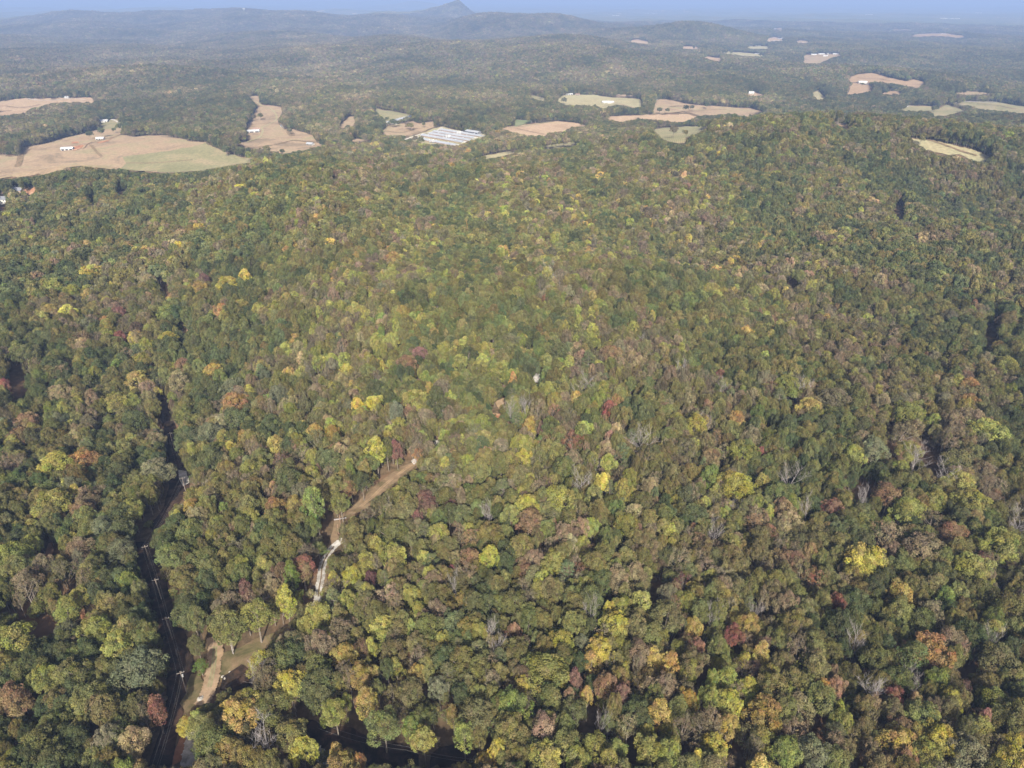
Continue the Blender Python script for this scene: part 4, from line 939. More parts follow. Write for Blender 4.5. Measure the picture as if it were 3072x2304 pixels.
lm(I_, [(240, 735, 36, 'ru', 't'), (350, 800, 56, 'yg', 'b'), (470, 830, 48, 'y', 'b'), (590, 700, 50, 'y', 'b'), (955, 750, 42, 't', 'b'), (1075, 970, 72, 'bg', 'b'), (1440, 945, 44, 'or_', 'b'), (1095, 1125, 45, 'y', 'b'), (720, 1070, 46, 'yg', 't'), (1480, 780, 72, 'y', 'b'),
        (1300, 800, 55, 'au', 'b'), (1160, 530, 26, 'y', 't'), (1290, 420, 30, 'au', 't'), (1560, 910, 50, 'yg', 'b'), (1790, 930, 50, 'yg', 'b'), (1330, 735, 40, 'ma', 'b'), (785, 1115, 42, 'r', 'b'), (635, 985, 30, 'ma', 'b'), (770, 965, 40, 'ma', 'b'), (1680, 945, 45, 'yg', 'b'),
        (2070, 1220, 52, 'yg', 'b'), (1860, 1190, 42, 'yg', 'b'), (680, 1010, 35, 'or_', 'b'), (460, 970, 50, 'y', 't'), (330, 950, 45, 'au', 'b'), (1600, 730, 40, 'y', 't'), (930, 690, 40, 't', 'b'),
        (520, 590, 75, 'dg', 'b'), (700, 200, 70, 'dg', 'b'), (540, 90, 85, 'dg', 'b'), (660, 90, 70, 'dg', 'b'), (300, 110, 75, 'dg', 'b'), (430, 80, 75, 'dg', 'b'), (800, 60, 60, 'dg', 'b'), (890, 60, 55, 'dg', 'b'), (1230, 490, 50, 'dg', 'b'), (1030, 700, 55, 'dg', 'b')])
# trees standing out in the open fields, placed on their own
FIELD_TREES = K4([(588, 360), (662, 345), (742, 320), (330, 105), (1650, 240), (1690, 235), (1475, 470), (1560, 475), (780, 310), (1880, 330), (1860, 270), (1730, 470), (1830, 465)]) + \
    K6([(1455, 300), (1330, 310), (1280, 312), (1370, 465), (1450, 465), (1590, 280), (1495, 290), (490, 215), (645, 250), (1160, 210), (1190, 265)]) + K7([(1545, 465), (1520, 475), (880, 290), (1170, 310), (1070, 305), (1420, 715)]) + \
    K5([(720, 350), (760, 335), (1265, 290), (1150, 270), (1160, 305), (1180, 310), (1060, 290), (1095, 283), (980, 350), (1180, 410), (1210, 400), (1245, 415), (1020, 255)])

def in_mask(u, v, M=None):
    M = FIELD_MASK if M is None else M
    ui = ((u + 300) / 1.5).astype(int); vi = (v / 1.5).astype(int)
    ok = (ui >= 0) & (ui < 2448) & (vi >= 0) & (vi < 1536)
    r = np.zeros(u.shape, bool)
    r[ok] = M[vi[ok], ui[ok]]
    return r
def shades_opening(x, y, r, h):
    # does the shadow of this tree fall on ground the photo shows in the sun?
    hd = np.array([-sun_dir.x, -sun_dir.y]); hd /= np.hypot(*hd); out = np.zeros(np.shape(x), int)
    for q in (.55, .75, .95):
        L = h * q / math.tan(SUN_EL)
        for s_ in (-.6, 0, .6):
            px, py = x + hd[0] * L + s_ * r, y + hd[1] * L
            u, v, _ = project(px, py, HF(px, py)); out += in_mask(u, v, SUNNY)
    return out
def clear_of_openings():
    for k, L in enumerate(LM):
        sx, sy, r, tone, kind, st = L
        ry = r * (1.35 if kind == 'tall' else 1.1)
        a = np.linspace(0, 6.283, 13)[:-1]
        def hit(cx, rr):
            pu = np.concatenate([[cx], cx + np.cos(a) * rr * .85, cx + np.cos(a) * rr * .45]); pv = np.concatenate([[sy], sy + np.sin(a) * ry * .9, sy + np.sin(a) * ry * .45])
            return int(in_mask(pu, pv).sum())
        best = (hit(sx, r), 0, r)
        if best[0] > 1:
            for dx in range(4, 44, 4):
                for sgn in (-1, 1):
                    for rr in (r, r * .85):
                        h = hit(sx + sgn * dx, rr)
                        if h < best[0]: best = (h, sgn * dx, rr)
                if best[0] <= 1: break
            LM[k] = (sx + best[1], sy, best[2], tone, kind, st)
trees = []     # dict(x,y,z,h,r,kind,tone,pr,lm)
def add_tree(x, y, r, h, kind, tone, lmk=False, field=False, stretch=1.0):
    z = float(H(x, y))
    trees.append(dict(x=float(x), y=float(y), z=z, r=r, h=h * stretch, kind=kind, tone=tone, lm=lmk, field=field))
clear_of_openings()
lmx = np.array([l[0] for l in LM]); lmy = np.array([l[1] for l in LM])
gx_, gy_, gz_ = ground(lmx, lmy, 12.5)
for (sx, sy, rs_, tone, kind, st), x, y, z in zip(LM, gx_, gy_, gz_):
    dist = math.sqrt(x * x + y * y + (CAM_H - z) ** 2)
    r = rs_ / FS * dist
    if kind is None: kind = shape_for(tone, random.random())
    if kind == 'tall': r *= 1.0
    r = min(max(r * 0.9, 1.6), 7.2)
    h = 13.5 + 1.0 * r + random.uniform(-1.0, 1.0)
    if kind in ('tall', 'bare'): h = 15.5 + 1.0 * r
    if kind != 'bare' and math.hypot(x, y) < 560:
        for _ in range(4):
            if shades_opening(np.array([x]), np.array([y]), np.array([r]), np.array([h]))[0] < 3 or h < 8: break
            h *= 0.8
            x, y, z = [float(a_[0]) for a_ in ground(sx, sy, .68 * h)]
    add_tree(x, y, r, h, kind, tone, True, False, st if kind == 'tall' else 1.0)
print('landmark trees', len(trees))
fx, fy, fz = ground([p[0] for p in FIELD_TREES], [p[1] for p in FIELD_TREES], 2.0)
FT = []
for k, (x, y) in enumerate(zip(fx, fy)):
    r = [5.5, 6.5, 3.6, 6.0, 4.5][k % 5]
    FT.append(dict(x=float(x), y=float(y), z=float(H(x, y)), r=r, h=r * 2.4 + 3, kind='broad', tone=['dark green', 'dark green', 'green', 'grey-green', 'mauve-brown', 'olive green'][k % 6], lm=True, field=True))

# ------------------------------------------------------------------ the rest of the forest
def ring(d0, d1, cell, ymin=60):
    # jittered grid over the wedge seen by the camera, plus a margin
    n = int(2 * d1 / cell); xs = (np.arange(n) - n / 2) * cell
    ys = np.arange(ymin, d1, cell * 0.9)
    X, Y = np.meshgrid(xs, ys)
    X = X + (np.arange(len(ys)) % 2)[:, None] * cell * .5
    X = X + rng.uniform(-.36, .36, X.shape) * cell; Y = Y + rng.uniform(-.36, .36, Y.shape) * cell
    X = X.ravel(); Y = Y.ravel(); D = np.hypot(X, Y)
    k = (D >= d0) & (D < d1) & (np.abs(X) < 0.77 * Y + 75)
    return X[k], Y[k]
def not_hidden(x, y, top):
    # skip far trees that sit wholly behind a hill
    d = np.hypot(x, y); vis = np.ones(len(x), bool)
    zt = HF(x, y) + top
    for f in np.linspace(0.55, 0.985, 22):
        zz = CAM_H + (zt - CAM_H) * f
        vis &= zz > HF(x * f, y * f) + 6 - 22 * (f > 0.95)
    return vis
chunks = []
for (d0, d1, cell, rlo, rhi) in ((0, 480, 4.9, 1.8, 4.3), (480, 1300, 5.5, 2.1, 4.8), (1300, 2600, 7.4, 2.8, 5.6), (2600, 5300, 12.5, 5.0, 8.2), (5300, 9600, 20.0, 8.0, 14.0)):
    x, y = ring(d0, d1, cell)
    n = len(x)
    r = rlo + (rhi - rlo) * rng.random(n) ** 1.25
    h = (9.0 + 2.1 * np.minimum(r, 5.2) + rng.normal(0, 1.9, n)) * (1.0 if d0 < 1300 else .95)
    z = HF(x, y)
    keep = np.ones(n, bool); hits = np.zeros(n, int)
    u, v, dp = project(x, y, z); keep &= ~in_mask(u, v)
    for trial in range(5):
        hits = np.zeros(n, int)
        for q, s in ((0.30, 0), (0.55, 0), (0.8, 0), (1.0, 0), (.7, -.75), (.7, .75), (.55, -.9), (.55, .9)):
            u, v, dp = project(x + s * r, y, z + h * q)
            hits += in_mask(u, v)
        bad = hits > (0 if d0 < 900 else 1)
        if trial < 4: h = np.where(bad, h * .78, h); r = np.where(bad, r * .88, r)
    keep &= ~bad & (h > 5.5)
    if d0 < 480:
        for _ in range(4):
            bad = shades_opening(x, y, r, h) >= 2
            h = np.where(bad, h * .72, h)
        keep &= ~((shades_opening(x, y, r, h) >= 2) & (h < 6))
    if d0 >= 1300: keep &= not_hidden(x, y, h)
    # keep off landmark trees
    if d0 < 1300:
        L = np.array([(t['x'], t['y'], t['r']) for t in trees])
        for i0 in range(0, n, 4000):
            sl_ = slice(i0, i0 + 4000)
            dd = np.hypot(x[sl_, None] - L[None, :, 0], y[sl_, None] - L[None, :, 1])
            keep[sl_] &= (dd > (L[None, :, 2] * 0.72 + r[sl_, None] * 0.58)).all(1)
    x, y, z, r, h = x[keep], y[keep], z[keep], r[keep], h[keep]
    ti = pick_tones(x, y, rng)
    chunks.append((x, y, z, r, h, ti))
X = np.concatenate([c[0] for c in chunks]); Y = np.concatenate([c[1] for c in chunks]); Zc = np.concatenate([c[2] for c in chunks])
RR = np.concatenate([c[3] for c in chunks]); HH = np.concatenate([c[4] for c in chunks]); TI = np.concatenate([c[5] for c in chunks])
print('forest trees', len(X))
KN = ['broad', 'tall', 'airy', 'pine', 'bare']
U = rng.random(len(X))
kinds = np.array([KN.index(shape_for(TN[t], u)) for t, u in zip(TI, U)])
# candidates to be objects of their own: what shows largest
u, v, dp = project(X, Y, Zc + HH * .7)
infr = (u > 0) & (u < 3072) & (v > 0) & (v < 2304)
pr = np.where(infr & (X ** 2 + Y ** 2 < 600 ** 2), RR / dp * FS, 0)
lu = []
for t in trees:
    a, b, c = project(t['x'], t['y'], t['z'] + t['h'] * .7)
    t['u'], t['v'], t['pr'] = a, b, t['r'] / c * FS
    t['score'] = t['pr'] * 1.4 if (0 < a < 3072 and 0 < b < 2330) else 0
order = sorted(range(len(trees)), key=lambda i: -trees[i]['score'])
fill = np.argsort(-pr)[:400]
pool = [(trees[i]['score'], 'L', i) for i in order if trees[i]['score'] > 0 and trees[i]['kind'] != 'bare'] + [(float(pr[i]), 'F', int(i)) for i in fill if KN[kinds[i]] != 'bare']
pool.sort(reverse=True)
chosen = pool[:290 - len(FT)]
bares = [('L', i) for i in order if trees[i]['kind'] == 'bare' and trees[i]['score'] > 0]
takeF = {i for _, s, i in chosen if s == 'F'}; takeL = {i for _, s, i in chosen if s == 'L'} | {i for _, i in bares}
singles = [trees[i] for i in sorted(takeL)]
for i in sorted(takeF):
    singles.append(dict(x=float(X[i]), y=float(Y[i]), z=float(Zc[i]), r=float(RR[i]), h=float(HH[i]), kind=KN[kinds[i]], tone=TN[TI[i]], lm=False, field=False, u=float(u[i]), v=float(v[i]), pr=float(pr[i])))
rest = [trees[i] for i in range(len(trees)) if i not in takeL]
print('single trees', len(singles), 'landmarks left to the mass', len(rest))
sel = np.ones(len(X), bool)
for i in takeF: sel[i] = False
X, Y, Zc, RR, HH, TI, kinds = [a[sel] for a in (X, Y, Zc, RR, HH, TI, kinds)]
if rest:
    X = np.append(X, [t['x'] for t in rest]); Y = np.append(Y, [t['y'] for t in rest]); Zc = np.append(Zc, [t['z'] for t in rest])
    RR = np.append(RR, [t['r'] for t in rest]); HH = np.append(HH, [t['h'] for t in rest]); TI = np.append(TI, [TN.index(t['tone']) for t in rest])
    kinds = np.append(kinds, [KN.index(t['kind']) for t in rest])
# low understorey filling the gaps
ux, uy = ring(0, 900, 9.5); un = len(ux); ur = rng.uniform(1.4, 2.8, un); uh = ur * 2.2 + rng.uniform(0, 2.5, un); uz = HF(ux, uy)
keep = np.ones(un, bool)
for q in (0.0, .5, 1.0):
    a, b, c = project(ux, uy, uz + uh * q); keep &= ~in_mask(a, b)
ux, uy, uz, ur, uh = [a[keep] for a in (ux, uy, uz, ur, uh)]
ex, ey = ring(900, 3300, 5.5); ez = HF(ex, ey); en = len(ex); er = rng.uniform(2.0, 3.6, en); eh = er * 2.4 + rng.uniform(0, 3, en)
ea, eb, ec = project(ex, ey, ez); nearm = np.zeros(en, bool)
for da, db in ((-7, 0), (7, 0), (0, -4), (0, 5), (0, 9), (-12, 0), (12, 0)): nearm |= in_mask(ea + da, eb + db)
keep = nearm & ~in_mask(ea, eb)
for q in (.5, 1.0):
    a, b, c = project(ex, ey, ez + eh * q); keep &= ~in_mask(a, b)
ux, uy, uz, ur, uh = [np.concatenate([a, b[keep]]) for a, b in ((ux, ex), (uy, ey), (uz, ez), (ur, er), (uh, eh))]
uti = pick_tones(ux, uy, rng); uti = np.where(uti == TN.index('bare grey'), TN.index('brownish olive'), uti)

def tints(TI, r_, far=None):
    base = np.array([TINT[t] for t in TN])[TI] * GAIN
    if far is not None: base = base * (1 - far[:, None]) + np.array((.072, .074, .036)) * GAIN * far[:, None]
    n = len(TI)
    val = np.exp(r_.normal(0, .17, n))[:, None]
    hue = 1 + r_.normal(0, .06, (n, 3)) * np.array([1, .5, .7])
    return np.clip(base * val * hue, 0.008, .6)
pcoll = bpy.data.collections.new('tree models')
for i, p in enumerate(PROTO):
    po = bpy.data.objects.new('%03d_%s' % (i, p['name']), p['mesh']); pcoll.objects.link(po)
def proto_index(kinds, D, r_):
    out = np.zeros(len(kinds), int); lod = np.where(D < 620, 0, np.where(D < 2600, 1, 2))
    for ki, kn in enumerate(KN):
        for l in (0, 1, 2):
            m = (kinds == ki) & (lod == l); L = BY[(kn, l)]
            out[m] = np.array(L)[r_.integers(0, len(L), m.sum())]
    return out
def instancer(name, x, y, z, r, h, tint, pidx, label, cat):
    me = bpy.data.meshes.new(name); n = len(x)
    me.vertices.add(n); me.vertices.foreach_set('co', np.column_stack([x, y, z]).astype(np.float32).ravel())
    PR = np.array([p['R'] for p in PROTO])[pidx]; PH = np.array([p['H'] for p in PROTO])[pidx]
    sc = np.column_stack([r / PR * rng.uniform(.88, 1.14, n), r / PR, h / PH]).astype(np.float32)
    a = me.attributes.new('tree_scale', 'FLOAT_VECTOR', 'POINT'); a.data.foreach_set('vector', sc.ravel())
    rot = np.column_stack([rng.normal(0, .04, n), rng.normal(0, .04, n), rng.uniform(0, 6.28, n)]).astype(np.float32)
    a = me.attributes.new('tree_turn', 'FLOAT_VECTOR', 'POINT'); a.data.foreach_set('vector', rot.ravel())
    a = me.attributes.new('model', 'INT', 'POINT'); a.data.foreach_set('value', pidx.astype(np.int32))
    a = me.attributes.new('tint', 'FLOAT_COLOR', 'POINT'); a.data.foreach_set('color', np.column_stack([tint, np.ones(n)]).astype(np.float32).ravel())
    me.update()
    o = link(name, me)
    g = bpy.data.node_groups.new(name, 'GeometryNodeTree')
    g.interface.new_socket('Geometry', in_out='INPUT', socket_type='NodeSocketGeometry')
    g.interface.new_socket('Geometry', in_out='OUTPUT', socket_type='NodeSocketGeometry')
    gi = g.nodes.new('NodeGroupInput'); go = g.nodes.new('NodeGroupOutput')
    ip = g.nodes.new('GeometryNodeInstanceOnPoints'); ci = g.nodes.new('GeometryNodeCollectionInfo')
    ci.inputs['Collection'].default_value = pcoll; ci.inputs['Separate Children'].default_value = True; ci.inputs['Reset Children'].default_value = True
    def attr(nm, t):
        q = g.nodes.new('GeometryNodeInputNamedAttribute'); q.data_type = t; q.inputs['Name'].default_value = nm; return q.outputs['Attribute']
    g.links.new(gi.outputs[0], ip.inputs['Points']); g.links.new(ci.outputs[0], ip.inputs['Instance'])
    ip.inputs['Pick Instance'].default_value = True
    g.links.new(attr('model', 'INT'), ip.inputs['Instance Index'])
    g.links.new(attr('tree_turn', 'FLOAT_VECTOR'), ip.inputs['Rotation']); g.links.new(attr('tree_scale', 'FLOAT_VECTOR'), ip.inputs['Scale'])
    g.links.new(ip.outputs[0], go.inputs[0])
    md = o.modifiers.new('trees', 'NODES'); md.node_group = g
    tag(o, label, cat, kind='stuff')
    return o
D = np.hypot(X, Y)
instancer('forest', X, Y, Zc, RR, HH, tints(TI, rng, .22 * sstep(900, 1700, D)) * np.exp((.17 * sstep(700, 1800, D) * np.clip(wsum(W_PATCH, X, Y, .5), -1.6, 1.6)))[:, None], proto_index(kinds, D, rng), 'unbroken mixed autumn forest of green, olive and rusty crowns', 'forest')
uk = np.where(rng.random(len(ux)) < .5, 0, 2); UD = np.hypot(ux, uy) + 330
instancer('undergrowth', ux, uy, uz - uh * .25, ur, uh * 1.25, tints(uti, rng), proto_index(uk, UD, rng), 'low bushy growth filling gaps between the forest trunks', 'undergrowth')

# ------------------------------------------------------------------ single trees: thing > trunk, crown
KIND_NAME = {'broad': 'broadleaf_tree', 'tall': 'broadleaf_tree', 'airy': 'broadleaf_tree', 'pine': 'pine_tree', 'bare': 'bare_tree'}
FEATURES = [('the white gravel track', KC([(470, 1350)])[0]), ('the straw coloured grass strip', KC([(900, 740)])[0]), ('the sandy track', KB([(1420, 850)])[0]),
            ('the power line corridor', KB([(1080, 500)])[0]), ('the pale gravel road', KB([(1265, 1450)])[0]), ('the two white gravel scraps', KC([(1310, 430)])[0]),
            ('the orange earth scrape', KG([(820, 640)])[0]), ('the dark upper corridor', KA([(1420, 900)])[0]), ('the white rock scrape', KG([(1130, 385)])[0])]
def crown_word(t):
    if t['kind'] == 'bare': return 'leafless'
    if t['kind'] == 'pine': return 'thin-topped'
    if t['kind'] == 'tall': return 'tall narrow'
    if t['kind'] == 'airy': return 'thin-leaved'
    return 'broad' if t['r'] > 5.2 else ('round' if t['r'] > 3.9 else 'small round')
def tone_word(t):
    return {'bare grey': 'grey'}.get(t['tone'], t['tone'])
EDGE = lambda t: ('at the foot of the frame' if t['v'] > 2180 else ('low in the woods' if t['v'] > 1850 else ('in the lower middle woods' if t['v'] > 1500 else ('amid the middle woods' if t['v'] > 1150 else 'high in the woods'))))
def labels_for(ts):
    pos = np.array([(t['u'], t['v']) for t in ts])
    for i, t in enumerate(ts):
        d = np.hypot(pos[:, 0] - t['u'], pos[:, 1] - t['v']); d[i] = 1e9
        nb = list(np.argsort(d)[:7])
        t['nb'] = [ts[j] for j in nb]
    used = set()
    for t in ts:
        noun = {'pine': 'pine', 'bare': 'tree'}.get(t['kind'], 'tree')
        me_ = f"{crown_word(t)} {tone_word(t)} {noun}"
        cands = []
        fd = sorted((math.hypot(t['u'] - f[1][0], t['v'] - f[1][1]), f[0]) for f in FEATURES)
        if fd[0][0] < 130: cands.append(f"{me_} beside {fd[0][1]}")
        def rel(n):
            dx, dy = n['u'] - t['u'], n['v'] - t['v']
            return 'behind' if dy > abs(dx) else ('in front of' if -dy > abs(dx) else 'beside')
        others = [n for n in t['nb'] if (n['tone'], n['kind']) != (t['tone'], t['kind'])] or t['nb']
        others.sort(key=lambda n: n['tone'] in ('green', 'olive green', 'dark green', 'brownish olive', 'pine green'))
        for n in others:
            cands.append(f"{me_} {rel(n)} a {crown_word(n)} {tone_word(n)} one {EDGE(t)}")
        for n in others:
            for n2 in others:
                if n2 is not n: cands.append(f"{me_} {rel(n)} a {tone_word(n)} and {rel(n2)} a {tone_word(n2)} one")
        if t.get('field'): cands = [f"{me_} standing alone in the valley fields"] + cands
        for c in cands:
            if c not in used and len(c.split()) <= 16: break
        else:
            c = f"{me_} {EDGE(t)}, {len(used)}"
        used.add(c); t['label'] = c[0].lower() + c[1:]
for t in FT:
    a, b, c = project(t['x'], t['y'], t['z'] + t['h'] * .6); t['u'], t['v'], t['pr'] = float(a), float(b), t['r'] / c * FS
labels_for(singles)
FT_PLACE = ['on the hay field by the farm lane', 'beside the small barn on the hay field', 'near the bend of the farm lane', 'by the upper hay field road', 'by the curving mown field', 'at the dark edge of the curving field',
            'in the scrubby field corner', 'on the wet ground by the big field', 'where the lane leaves the woods', 'by the shed in the curving field', 'on the far bank of the curving field', 'in the brushy hollow below the field', 'on the brushy point beyond the ridge',
            'on the hedge line of the straw field', 'on the straw field boundary', 'between the two straw fields', 'in the wet green pasture', 'at the end of the green pasture', 'alone in the wide straw field', 'near the straw field hedge', 'on the small green slope', 'at the corner of the pale pasture', 'behind the white farmhouse', 'below the white farmhouse drive',
            'on the islet between the pastures', 'at the tip of the pasture wood', 'at the corner of the pink field', 'in the thicket under the bare slope', 'by the thicket under the bare slope', 'on the long pale field',
            'above the small clearing', 'at the clearing beside the chicken farm', 'by the upper poultry lane', 'beside the long chicken shed', 'in the tan clearing', 'at the foot of the tan clearing', 'by the end of the chicken shed', 'under the long chicken shed', 'in the hollow of the tan clearing', 'in front of the poultry houses', 'at the end of the nearest poultry house', 'between the poultry houses and the stream wood', 'beside the pale pasture slope']
for k, t in enumerate(FT):
    t['label'] = f"{'round' if t['r'] > 4 else 'small'} {tone_word(t)} tree {FT_PLACE[k % len(FT_PLACE)]}"
def build_single(t, k):
    d = math.hypot(t['x'], t['y'])
    lod = 0 if d < 620 else 1
    L = BY[(t['kind'], lod)]
    p = PROTO[L[k % len(L)]]
    root = bpy.data.objects.new(KIND_NAME[t['kind']], None); COL.objects.link(root)
    root.empty_display_size = 2
    root.location = (t['x'], t['y'], t['z'])
    s = t['r'] / p['R']
    root.scale = (s * random.uniform(.93, 1.08), s, t['h'] / p['H'])
    root.rotation_euler = (random.gauss(0, .03), random.gauss(0, .03), random.uniform(0, 6.28))
    tag(root, t['label'], 'tree', {'bare': 'leafless grey trees in the forest', 'pine': 'pines among the forest trees'}.get(t['kind'], 'field trees in the valley' if t.get('field') else 'autumn forest trees'))
    if p['trunk'] is not None:
        link('trunk', p['trunk'], root)
    if p['crown'] is not None:
        c = link('crown', p['crown'], root)
        c.material_slots[0].link = 'OBJECT'; c.material_slots[0].material = M_LEAF_O
        b = (np.array(TINT[t['tone']]) * .84 + np.array((.085, .084, .036)) * .16) * GAIN * math.exp(random.gauss(0, .12))
        c.color = (float(b[0] * random.uniform(.93, 1.07)), float(b[1]), float(b[2]), 1)
for k, t in enumerate(singles + FT):
    build_single(t, k)

# ------------------------------------------------------------------ buildings
def frame_at(p1, p2, lift=0.0, minlen=0):
    a = gp(*p1); b = gp(*p2)
    d = b - a; L = math.hypot(d.x, d.y)
    return a, b, L, math.atan2(d.y, d.x)
def root_at(name, x, y, yaw, label, cat, group=None, dz=0.0):
    o = bpy.data.objects.new(name, None); COL.objects.link(o)
    d = math.hypot(x, y)
    o.location = (x, y, float(H(x, y)) + dz + (13 * float(sstep(8300, 9300, d)))); o.rotation_euler = (0, 0, yaw)
    tag(o, label, cat, group)
    return o
def gable(root, L, W, Hw, Hr, wall, roof, over=0.5, parts=True, wname='wall', nwin=0, door=True, base=-1.5, lod=0):
    m = MB(); x, y = L / 2, W / 2
    m.poly([(-x, -y, base), (x, -y, base), (x, -y, Hw), (-x, -y, Hw)]); m.poly([(x, y, base), (-x, y, base), (-x, y, Hw), (x, y, Hw)])
    m.poly([(x, -y, base), (x, y, base), (x, y, Hw), (x, 0, Hw + Hr), (x, -y, Hw)]); m.poly([(-x, y, base), (-x, -y, base), (-x, -y, Hw), (-x, 0, Hw + Hr), (-x, y, Hw)])
    link(wname, m.mesh('wall', [wall]), root)
    r = MB(); xo, yo = x + over, y + over; t = 0.18; dz = Hr / y * over
    for s in (-1, 1):
        A = [(-xo, s * yo, Hw - dz + .05), (xo, s * yo, Hw - dz + .05), (xo, 0, Hw + Hr + .05), (-xo, 0, Hw + Hr + .05)]
        B = [(a[0], a[1], a[2] + t) for a in A]
        if s > 0: A = A[::-1]; B = B[::-1]
        r.poly(B); r.poly(A[::-1])
        for i in range(4):
            j = (i + 1) % 4; r.poly([A[i], A[j], B[j], B[i]])
    link('roof', r.mesh('roof', [roof]), root)
    if nwin and lod < 2:
        for s in (-1, 1):
            for k in range(nwin):
                cx = -x + L * (k + .5) / nwin
                w = MB(); w.box(cx - .55, cx + .55, s * y - .05, s * y + .05, 1.0, 2.2)
                if door and s < 0 and k == nwin // 2: 
                    w = MB(); w.box(cx - .5, cx + .5, -y - .06, -y + .04, 0.1, 2.15); link('door', w.mesh('door', [M_DARK]), root)
                else: link('window', w.mesh('window', [M_GLASS]), root)
def poultry(p1, p2, W, label, group='long white poultry houses', fans=True):
    a, b, L, yaw = frame_at(p1, p2)
    root = root_at('poultry_house', (a.x + b.x) / 2, (a.y + b.y) / 2, yaw, label, 'poultry house', group)
    gable(root, L, W, 2.8, 1.9, M_WHITE, M_ROOFM, .6)
    for s in (-1, 1):
        c = MB(); c.box(-L / 2 + 3, L / 2 - 3, s * W / 2 - .06, s * W / 2 + .06, .9, 2.1); link('side_curtain', c.mesh('curtain', [M_ROOFR]), root)
    e = MB(); e.box(L / 2 - .05, L / 2 + .08, -1.9, 1.9, 0, 2.6); link('end_door', e.mesh('door', [M_ROOFW]), root)
    for k in range(3):
        v = MB(); cx = -L * .3 + L * .3 * k; v.box(cx - 1.0, cx + 1.0, -.7, .7, 4.4, 5.4); link('roof_vent', v.mesh('vent', [M_ROOFW]), root)
    return root
PH_ = [((540, 52), (1050, 130), 'poultry house farthest from the camera, beside the open barn'), ((440, 75), (955, 152), 'second long poultry house counted from the open barn'), ((390, 100), (910, 182), 'middle long poultry house between its four neighbours'),
       ((295, 122), (820, 205), 'fourth long poultry house, with the bare grass alley in front'), ((220, 160), (715, 243), 'grey-roofed poultry house nearest the stream trees')]
for a, b, lb in PH_:
    q = KP([a, b]); poultry(q[0], q[1], 15, lb)
for a, b, lb in [((245, 332), (400, 318), 'low pale shed roof end showing between stream trees'), ((470, 316), (705, 300), 'pale poultry house roof half hidden behind stream trees'), ((830, 288), (1020, 250), 'long bluish poultry house roof rising through the trees')]:
    q = KP([a, b]); poultry(q[0], q[1], 14, lb, 'poultry houses among the stream trees')
for a, b, lb in [((770, 183), (910, 152), 'white poultry house in trees below the upper lane'), ((1015, 270), (1185, 224), 'white poultry house along the green paddock'), ((1065, 272), (1190, 238), 'brown-roofed poultry house in front of the white one')]:
    q = K5([a, b]); poultry(q[0], q[1], 13, lb, 'poultry houses on the upper farm')
for a, b, lb in [((550, 262), (650, 262), 'far white poultry house, upper of the distant pair'), ((560, 270), (672, 272), 'far white poultry house, lower of the distant pair')]:
    q = K3([a, b]); poultry(q[0], q[1], 16, lb, 'distant poultry houses across the valley')
def feed_bin(p, label):
    g = gp(*p); root = root_at('feed_bin', g.x, g.y, 0, label, 'feed bin', 'feed bins between the poultry houses')
    m = MB(); m.tube([(0, 0, 1.8), (0, 0, 3.2), (0, 0, 7.2), (0, 0, 8.6)], [.4, 1.5, 1.5, .3], 12); link('tank', m.mesh('tank', [M_STEEL]), root)
    for i in range(4):
        l = MB(); x, y = 1.2 * math.cos(i * 1.57 + .78), 1.2 * math.sin(i * 1.57 + .78); l.tube([(x, y, -.3), (x, y, 3.4)], .12, 5); link('leg', l.mesh('leg', [M_STEEL]), root)
for i, (p, w) in enumerate(zip(KP([(728, 108), (750, 108), (770, 108), (590, 155), (615, 155), (632, 155), (380, 215), (412, 215), (430, 215)]), ['first', 'second', 'third'] * 3)):
    feed_bin(p, f"pale steel feed bin, {w} in the {['upper', 'middle', 'lower'][i // 3]} trio by the poultry houses")
# open barn by the poultry houses
q = KP([(855, 78), (1010, 98)]); a, b, L, yaw = frame_at(q[0], q[1])
root = root_at('open_barn', (a.x + b.x) / 2, (a.y + b.y) / 2, yaw, 'open-fronted grey barn at the top of the poultry yard', 'barn')
gable(root, L, 15, 4.5, 2.2, M_ROOFG, M_ROOFM, .6)
m = MB()
for k in range(5):
    m = MB(); cx = -L / 2 + L * (k + .5) / 5; m.box(cx - L / 12, cx + L / 12, -7.58, -7.42, 0, 3.9); link('bay_shade_panel', m.mesh('opening', [M_DARK]), root)  # dark panels on a closed wall paint the shade of open bays
def barn(p, L, W, label, roof=None, wall=None, Hw=3.6, yaw=None, group='farm sheds in the valley'):
    g = gp(*p); yaw = random.uniform(-.5, .5) if yaw is None else yaw
    root = root_at('farm_shed', g.x, g.y, yaw, label, 'shed', group)
    gable(root, L, W, Hw, 1.8, wall or M_WHITE, roof or M_ROOFW, .6)
    for k in range(3):
        m = MB(); cx = -L / 2 + L * (k + .5) / 3; m.box(cx - L / 9, cx + L / 9, -W / 2 - .08, -W / 2 + .06, 0, Hw * .8); link('bay_shade_panel', m.mesh('opening', [M_DARK]), root)  # bay interior shade painted as dark panels on the wall
barn(K4([(440, 433)])[0], 19, 12, 'white roofed open barn on the bare patch of the hay field', yaw=.25)
barn(K4([(652, 367)])[0], 14, 9, 'small white shed under a round tree on the hay field', yaw=.1)
barn(K4([(1632, 318)])[0], 30, 17, 'large white roofed barn inside the curving farm lane', yaw=.35)
barn(K4([(1665, 305)])[0], 14, 9, 'brown lean-to shed attached behind the large white barn', roof=M_ROOFR, yaw=.35)
barn(K4([(2012, 402)])[0], 13, 8, 'low grey shed in the brushy corner of the field', roof=M_ROOFM, yaw=-.4)
barn(K4([(1838, 285)])[0], 10, 7, 'tiny grey shed against the dark wood edge', roof=M_ROOFG, yaw=-.2)
